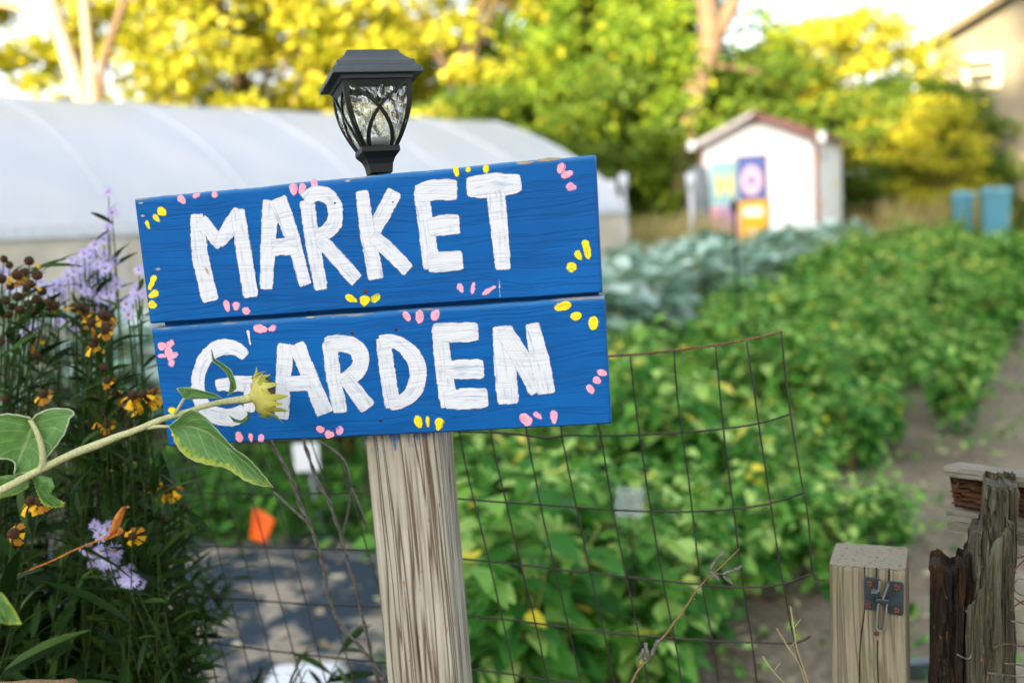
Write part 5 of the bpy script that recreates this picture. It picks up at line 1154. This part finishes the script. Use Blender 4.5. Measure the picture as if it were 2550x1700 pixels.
def blob(pts, wd, mat, name, y=-.035, closed=False):
    mb = MB(); P = [Vector((sx(a), y, sz(b))) for a, b in pts]; P = smoothpts(P, 2) if len(pts) > 3 else P; w2 = wd*k_/2; P = resample(P, 40); rws = []
    for i, p in enumerate(P):
        if closed: d = (P[(i+1) % 39]-P[(i-1) % 39]).normalized()
        else: d = (P[min(i+1, 39)]-P[max(i-1, 0)]).normalized()
        s = Vector((d.z, 0, -d.x))*w2; rws.append([p-s, p+s])
    mb.grid(rws); o = mb.build(name, M[mat], shd); so_ = o.modifiers.new('s', 'SOLIDIFY'); so_.thickness = .006; so_.offset = 0
mb = MB(); rws = []
for i in range(49):
    q = 2*math.pi*i/48; cx_, cz_ = sx(803), sz(922); ro = (sx(925)-sx(682))/2; rh = (sz(740)-sz(1105))/2
    rws.append([(cx_+math.cos(q)*ro, -.034, cz_+math.sin(q)*rh), (cx_+math.cos(q)*ro*.32, -.034, cz_+math.sin(q)*rh*.36)])
mb.grid(rws); o = mb.build('painted_letter', M['letpink'], shd); so_ = o.modifiers.new('s', 'SOLIDIFY'); so_.thickness = .006; so_.offset = 0
mb = MB()
for a_, b_, c_, d_ in ((385, 440, 820, 1090), (530, 580, 820, 1090), (440, 530, 930, 990)): mb.box(((sx(a_)+sx(b_))/2, -.035, (sz(c_)+sz(d_))/2), (sx(b_)-sx(a_), .006, sz(c_)-sz(d_)))
mb.build('painted_letter', M['letyellow'], shd)
blob([(415, 1700), (412, 1400), (430, 1260), (540, 1250), (570, 1330), (545, 1480), (440, 1500)], 60, 'letlilac', 'painted_letter')
mb = MB(); mb.box((sx(810), -.035, sz(1305)), (sx(925)-sx(700), .006, sz(1250)-sz(1360))); mb.build('painted_mark', M['shedwhite'], shd, bevel=.04)
for y_, z_, r_, m_ in ((.10, 2.0, .16, 'panorange'), (1.5, 1.55, .09, 'letyellow'), (.35, 1.2, .10, 'letyellow'), (.7, 2.05, .08, 'navy'), (1.1, .9, .09, 'letyellow')):
    mb = MB(); mb.lathe([(.001, .006), (r_*.9, .006), (r_, .001)], Matrix.Translation((.001, y_, z_)) @ Matrix.Rotation(R_(90), 4, 'Y'), 16); mb.build('painted_dot', M[m_], shd)
# pale tarp roll beside the shed
q = at(1742, 520, 17.0); tp = MB(); tp.lathe([(.001, 1.95), (.16, 1.9), (.19, 1.5), (.2, .0)], Matrix.Translation((q.x, q.y, gz(17))), 14, jit=.05); tag(tp.build('rolled_sheet', M['greysheet'], smooth=True), 'tall grey blue rolled sheet standing against the shed corner', 'rolled sheet')
# white pipes near the greenhouse end
for i, (x, y) in enumerate(((1552, 450), (1522, 466), (1719, 448))):
    p = at(x, y, 15.2); mb = MB(); mb.tube([(p.x, p.y, gz(15)), (p.x, p.y, p.z-.1)], .03, 8); mb.tube([(p.x, p.y, p.z-.12), (p.x, p.y, p.z+.1)], .07, 10)
    tag(mb.build('white_topped_stake', M['hoop'], smooth=True), ['tallest stake with a white cap by the greenhouse corner', 'shorter white capped stake in front of the greenhouse end', 'white capped stake just left of the shed'][i], 'stake', 'white capped stakes')

# ------------------------------------------------------------------ house and bins
hb = at(2318, 500, 24); hb.z = gz(24)-.05
hs_ = empty('house', mw=Matrix.Translation(hb) @ Matrix.Rotation(R_(-25), 4, 'Z')); tag(hs_, 'olive sided two storey house with a cream framed window', 'house')
EV = at(2318, 122, 24).z-hb.z; sl_ = .52; WH = 9.0
MB().prism([(0, 0), (WH, 0), (WH, EV), (WH/2, EV+sl_*WH/2), (0, EV)], 0, 9).build('wall', M['siding'], hs_)
for s in (0, 1):
    x0, x1 = WH/2, (-.45 if s == 0 else WH+.45); z0 = EV+sl_*WH/2+.02; z1 = EV-sl_*.45+.02
    q = [(x0, z0), (x1, z1), (x1, z1+.2), (x0, z0+.2)]; mb = MB(); mb.prism(q if s == 0 else q[::-1], -.5, 9.3); mb.build('roof', M['eave'], hs_)
def hw_(x, y):
    Mi = hs_.matrix_world.inverted() if False else (Matrix.Translation(hb) @ Matrix.Rotation(R_(-25), 4, 'Z')).inverted(); o = Mi @ CAM; d = Mi.to_3x3() @ ray(x, y); t = (0-o.y)/d.y; return o+d*t
a_ = hw_(2398, 225); b_ = hw_(2492, 135); cx_, cz_ = (a_.x+b_.x)/2, (a_.z+b_.z)/2; ww, hh = b_.x-a_.x, b_.z-a_.z
wn = empty('window', (0, 0, 0)); wn.parent = hs_
for dx_, dz_, w1, h1 in ((0, hh/2-.05, ww, .12), (0, -hh/2+.05, ww, .12), (-ww/2+.06, 0, .12, hh-.22), (ww/2-.06, 0, .12, hh-.22), (0, 0, ww-.24, .05)):
    MB().box((cx_+dx_, -.05, cz_+dz_), (w1, .10, h1)).build('frame', M['trimcream'], wn)
MB().box((cx_, -.008, cz_), (ww-.2, .02, hh-.2)).build('pane', M['winglass'], wn)
for i in range(14): 
    pass
MB().box((.0, -.02, EV/2), (.16, .06, EV)).build('corner_board', M['trimcream'], hs_)
for i, (x, lab) in enumerate(((2396, 'blue wheeled bin standing alone on the house side'), (2478, 'blue wheeled bin with a paler lid closest to the picture edge'), (2440, 'blue bin set back between the two others'))):
    Yb = (17.5, 16.5, 19.5)[i]; p = at(x, 520, Yb); z0 = gz(Yb); rt = empty('wheeled_bin', (p.x, p.y, z0)); rt.rotation_euler = (0, 0, R_(-20)); tag(rt, lab, 'bin', 'blue bins by the house')
    Hb = at(x, (482, 472, 486)[i], Yb).z-z0; sb = (.55, .72, .5)[i]
    mb = MB(); mb.sqrings([(.22*sb, .24*sb, .08), (.29*sb, .34*sb, Hb-.1), (.31*sb, .36*sb, Hb-.1), (.31*sb, .36*sb, Hb-.05)]); mb.build('bin_body', M['bin'], rt, bevel=.02)
    mb = MB(); mb.sqrings([(.33*sb, .38*sb, Hb-.045), (.33*sb, .38*sb, Hb-.01), (.2*sb, .25*sb, Hb+.04)]); mb.build('bin_lid', M['binlid'], rt, bevel=.01)
    for s in (-1, 1): mb = MB(); mb.lathe([(.001, -.03), (.1, -.03), (.1, .03), (.001, .03)], Matrix.Translation((s*.26*sb, .3*sb, .1)) @ Matrix.Rotation(R_(90), 4, 'Y'), 14); mb.build('wheel', M['hose'], rt)

# ------------------------------------------------------------------ trees
dia = leaf_template(2, 3, lambda t: .34*math.sin(math.pi*min(1, t*.8+.15)), 0, .2)
def crown_mesh(name, H, R0, R1, ncl, per, size, z0=1.5, hole=.0):
    P = []; D = []
    for i in range(ncl):
        t = (i+nrng.random())/ncl; z = z0+(H-z0)*t; rad = (R0+(R1-R0)*t)*math.sqrt(max(.06, 1-((t-.42)/.62)**2)); th = nrng.random()*6.283; rr_ = rad*(.35+.65*math.sqrt(nrng.random()))
        c = np.array((rr_*math.cos(th), rr_*math.sin(th), z)); s = nrng.uniform(.35, .75); k = int(per*nrng.uniform(.6, 1.3))
        q = unit(k)*(nrng.random((k, 1))**.45)*s*np.array((1.25, 1.25, .6)); P.append(c+q); D.append(q/s+unit(k)*.8+np.array((0, 0, -.3)))
    P = np.concatenate(P); D = np.concatenate(D); n = len(P)
    V, Fq, vr, u = scatter(dia, P, D, unit(n)+np.array((-.3, -.5, .5)), size*nrng.uniform(.6, 1.4, n), np.clip(nrng.random(n)*.6+.4*nrng.random(n), 0, 1)); return np_mesh(name, V, Fq, vr, u)
def trunk_mb(H, r, seed, fork=3, lean=.0):
    rg = random.Random(seed); mb = MB(); top = Vector((lean*H, 0, H*.55)); P = [Vector((0, 0, -.1)), Vector((rg.uniform(-.1, .1), 0, H*.2)), top*.7+Vector((rg.uniform(-.2, .2), 0, 0)), top]
    mb.tube(resample(smoothpts(P, 2), 14), list(np.linspace(r, r*.6, 14)), 10, jit=.06)
    for k in range(fork+2):
        q = rg.uniform(0, 6.28); s = P[2].lerp(top, rg.random()); e = s+Vector((math.cos(q)*H*.22, math.sin(q)*H*.22, H*rg.uniform(.2, .4))); mb.tube(resample(smoothpts([s, s.lerp(e, .5)+Vector((0, 0, .2)), e], 2), 8), list(np.linspace(r*.5, r*.12, 8)), 7)
    return mb
CM = [crown_mesh('crown_a', 10.5, 2.9, 2.0, 112, 185, .17, .9), crown_mesh('crown_b', 9.0, 3.2, 2.2, 100, 185, .165, .6), crown_mesh('crown_c', 11.5, 2.4, 2.2, 86, 180, .17, 1.8), crown_mesh('crown_d', 7.0, 2.6, 2.0, 70, 180, .15, .4)]
CL = {}
for m_ in ('treeleaf', 'greenleaf', 'darkleaf'):
    for i, c_ in enumerate(CM):
        k = c_.copy(); k.materials.append(M[m_]); CL[(m_, i)] = k
TM = [trunk_mb(10, .16, 1).mesh('t1'), trunk_mb(9, .2, 2).mesh('t2'), trunk_mb(11, .18, 3).mesh('t3'), trunk_mb(7, .12, 4).mesh('t4')]
M['shadebark'] = plain('dark_tree_bark', (.085, .06, .04), .9, .1, nscale=6, amt=.4)
for t_ in TM: t_.materials.append(M['shadebark']); t_.polygons.foreach_set('use_smooth', [True]*len(t_.polygons))
def tree(px, Y, var, mt, s, label, grp=None, name='leafy_tree', trunk=True):
    p = at(px, 600, Y); r = empty(name, (p.x, Y, gz(Y)-.05)); tag(r, label, 'tree', grp); r.rotation_euler = (0, 0, rng.uniform(0, 6.28)); r.scale = (s, s, s*rng.uniform(.95, 1.05))
    c = bpy.data.objects.new('crown', CL[(mt, var)]); COL.objects.link(c); c.parent = r
    t = bpy.data.objects.new('trunk', TM[var]); COL.objects.link(t); t.parent = r
    return r
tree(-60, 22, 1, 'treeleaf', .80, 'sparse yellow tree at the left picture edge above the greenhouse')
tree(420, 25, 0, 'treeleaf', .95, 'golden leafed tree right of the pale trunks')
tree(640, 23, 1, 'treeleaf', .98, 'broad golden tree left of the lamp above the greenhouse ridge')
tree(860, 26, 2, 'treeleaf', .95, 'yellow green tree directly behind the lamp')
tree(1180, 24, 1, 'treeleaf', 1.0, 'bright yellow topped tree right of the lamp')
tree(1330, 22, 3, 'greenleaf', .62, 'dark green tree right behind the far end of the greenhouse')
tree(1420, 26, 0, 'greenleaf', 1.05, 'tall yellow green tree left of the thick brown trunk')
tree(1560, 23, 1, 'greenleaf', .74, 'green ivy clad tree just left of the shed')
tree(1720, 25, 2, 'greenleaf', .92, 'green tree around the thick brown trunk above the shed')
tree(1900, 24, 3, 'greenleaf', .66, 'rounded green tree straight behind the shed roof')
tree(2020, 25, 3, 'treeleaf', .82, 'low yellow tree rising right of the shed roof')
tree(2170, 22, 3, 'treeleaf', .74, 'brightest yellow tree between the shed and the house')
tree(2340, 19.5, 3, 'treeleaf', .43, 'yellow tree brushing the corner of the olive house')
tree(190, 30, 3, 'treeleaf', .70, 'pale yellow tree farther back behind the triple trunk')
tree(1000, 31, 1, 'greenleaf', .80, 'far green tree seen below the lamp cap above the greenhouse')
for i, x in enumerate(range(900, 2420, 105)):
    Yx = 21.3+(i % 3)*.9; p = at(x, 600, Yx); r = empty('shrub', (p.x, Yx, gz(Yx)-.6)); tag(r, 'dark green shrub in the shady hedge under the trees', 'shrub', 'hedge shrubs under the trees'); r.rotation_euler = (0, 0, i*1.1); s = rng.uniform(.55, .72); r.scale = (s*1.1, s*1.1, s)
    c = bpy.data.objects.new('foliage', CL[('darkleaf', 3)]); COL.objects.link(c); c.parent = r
for i, (u_, sx_, sz_) in enumerate(((.2, 1.15, 2.35), (3.6, 1.2, 2.2))):  # unseen trees added to throw dappled shade on the house
    c_ = TR*-38+Vector((TR.y, -TR.x, 0))*u_; r = empty('dapple_tree', (c_.x, c_.y, 0)); tag(r, ['unseen tall tree added behind the viewer to dapple the house', 'second unseen tall tree added to dapple the house, farther from the shed'][i], 'tree'); r.scale = (sx_, sx_, sz_)
    c = bpy.data.objects.new('crown', CL[('greenleaf', 2)]); COL.objects.link(c); c.parent = r
    t = bpy.data.objects.new('trunk', TM[2]); COL.objects.link(t); t.parent = r
# pale triple trunk on the left
t3 = empty('triple_trunk_tree', (at(200, 300, 20).x, 20, gz(20))); tag(t3, 'pale sunlit tree with three bare slanting trunks behind the greenhouse', 'tree'); b0 = t3.location.copy()
for l, r_, m_ in (([(235, 420), (215, 270), (170, 140), (125, 0), (95, -120)], .17, 'bark'), ([(240, 420), (232, 270), (222, 130), (208, 0), (200, -120)], .11, 'bark'), ([(246, 420), (245, 240), (262, 130), (290, 60), (312, 0), (340, -100)], .09, 'barkdark'), ([(150, 75), (60, 20), (-40, 5)], .05, 'bark')):
    mb = MB(); P = resample(smoothpts([at(x, y, 20)-b0 for x, y in l], 2), 20)
    mb.tube(P, list(np.linspace(r_*1.1, r_*.75, 20)), 12, jit=.05); mb.build('trunk', M[m_], t3, smooth=True)
ct = bpy.data.objects.new('crown', CL[('treeleaf', 3)]); COL.objects.link(ct); ct.parent = t3; ct.location = (-.2, 1.2, 6.6); ct.scale = (.8, .8, .8)
# thick brown trunk above the shed
tk = empty('thick_trunk_tree', (at(1710, 500, 20.5).x, 20.5, gz(20))); tag(tk, 'tree with a thick brown forking trunk left of and above the shed', 'tree'); b0 = tk.location.copy()
for l, r_, r1_ in (([(1690, 700), (1700, 450), (1718, 260), (1758, 150), (1775, 90)], .30, .24), ([(1775, 100), (1762, 40), (1750, -60), (1745, -150)], .24, .15), ([(1775, 110), (1800, 60), (1830, 0), (1870, -80)], .17, .12), ([(1780, 165), (1830, 168), (1900, 180)], .07, .03)):
    mb = MB(); mb.tube(resample(smoothpts([at(x, y, 20.5)-b0 for x, y in l], 2), 18), list(np.linspace(r_, r1_, 18)), 12, jit=.06); mb.build('trunk', M['barkdark'], tk, smooth=True)
ct = bpy.data.objects.new('crown', CL[('greenleaf', 0)]); COL.objects.link(ct); ct.parent = tk; ct.location = (-.9, 1.6, 1.0); ct.scale = (.75, .75, .8)
iv = crown_mesh('ivy', 4.4, .42, .30, 26, 70, .14, .1); ivo = link('ivy', iv, M['greenleaf'], tk); ivo.location = (at(1705, 500, 20.3).x-b0.x, -.1, 0)
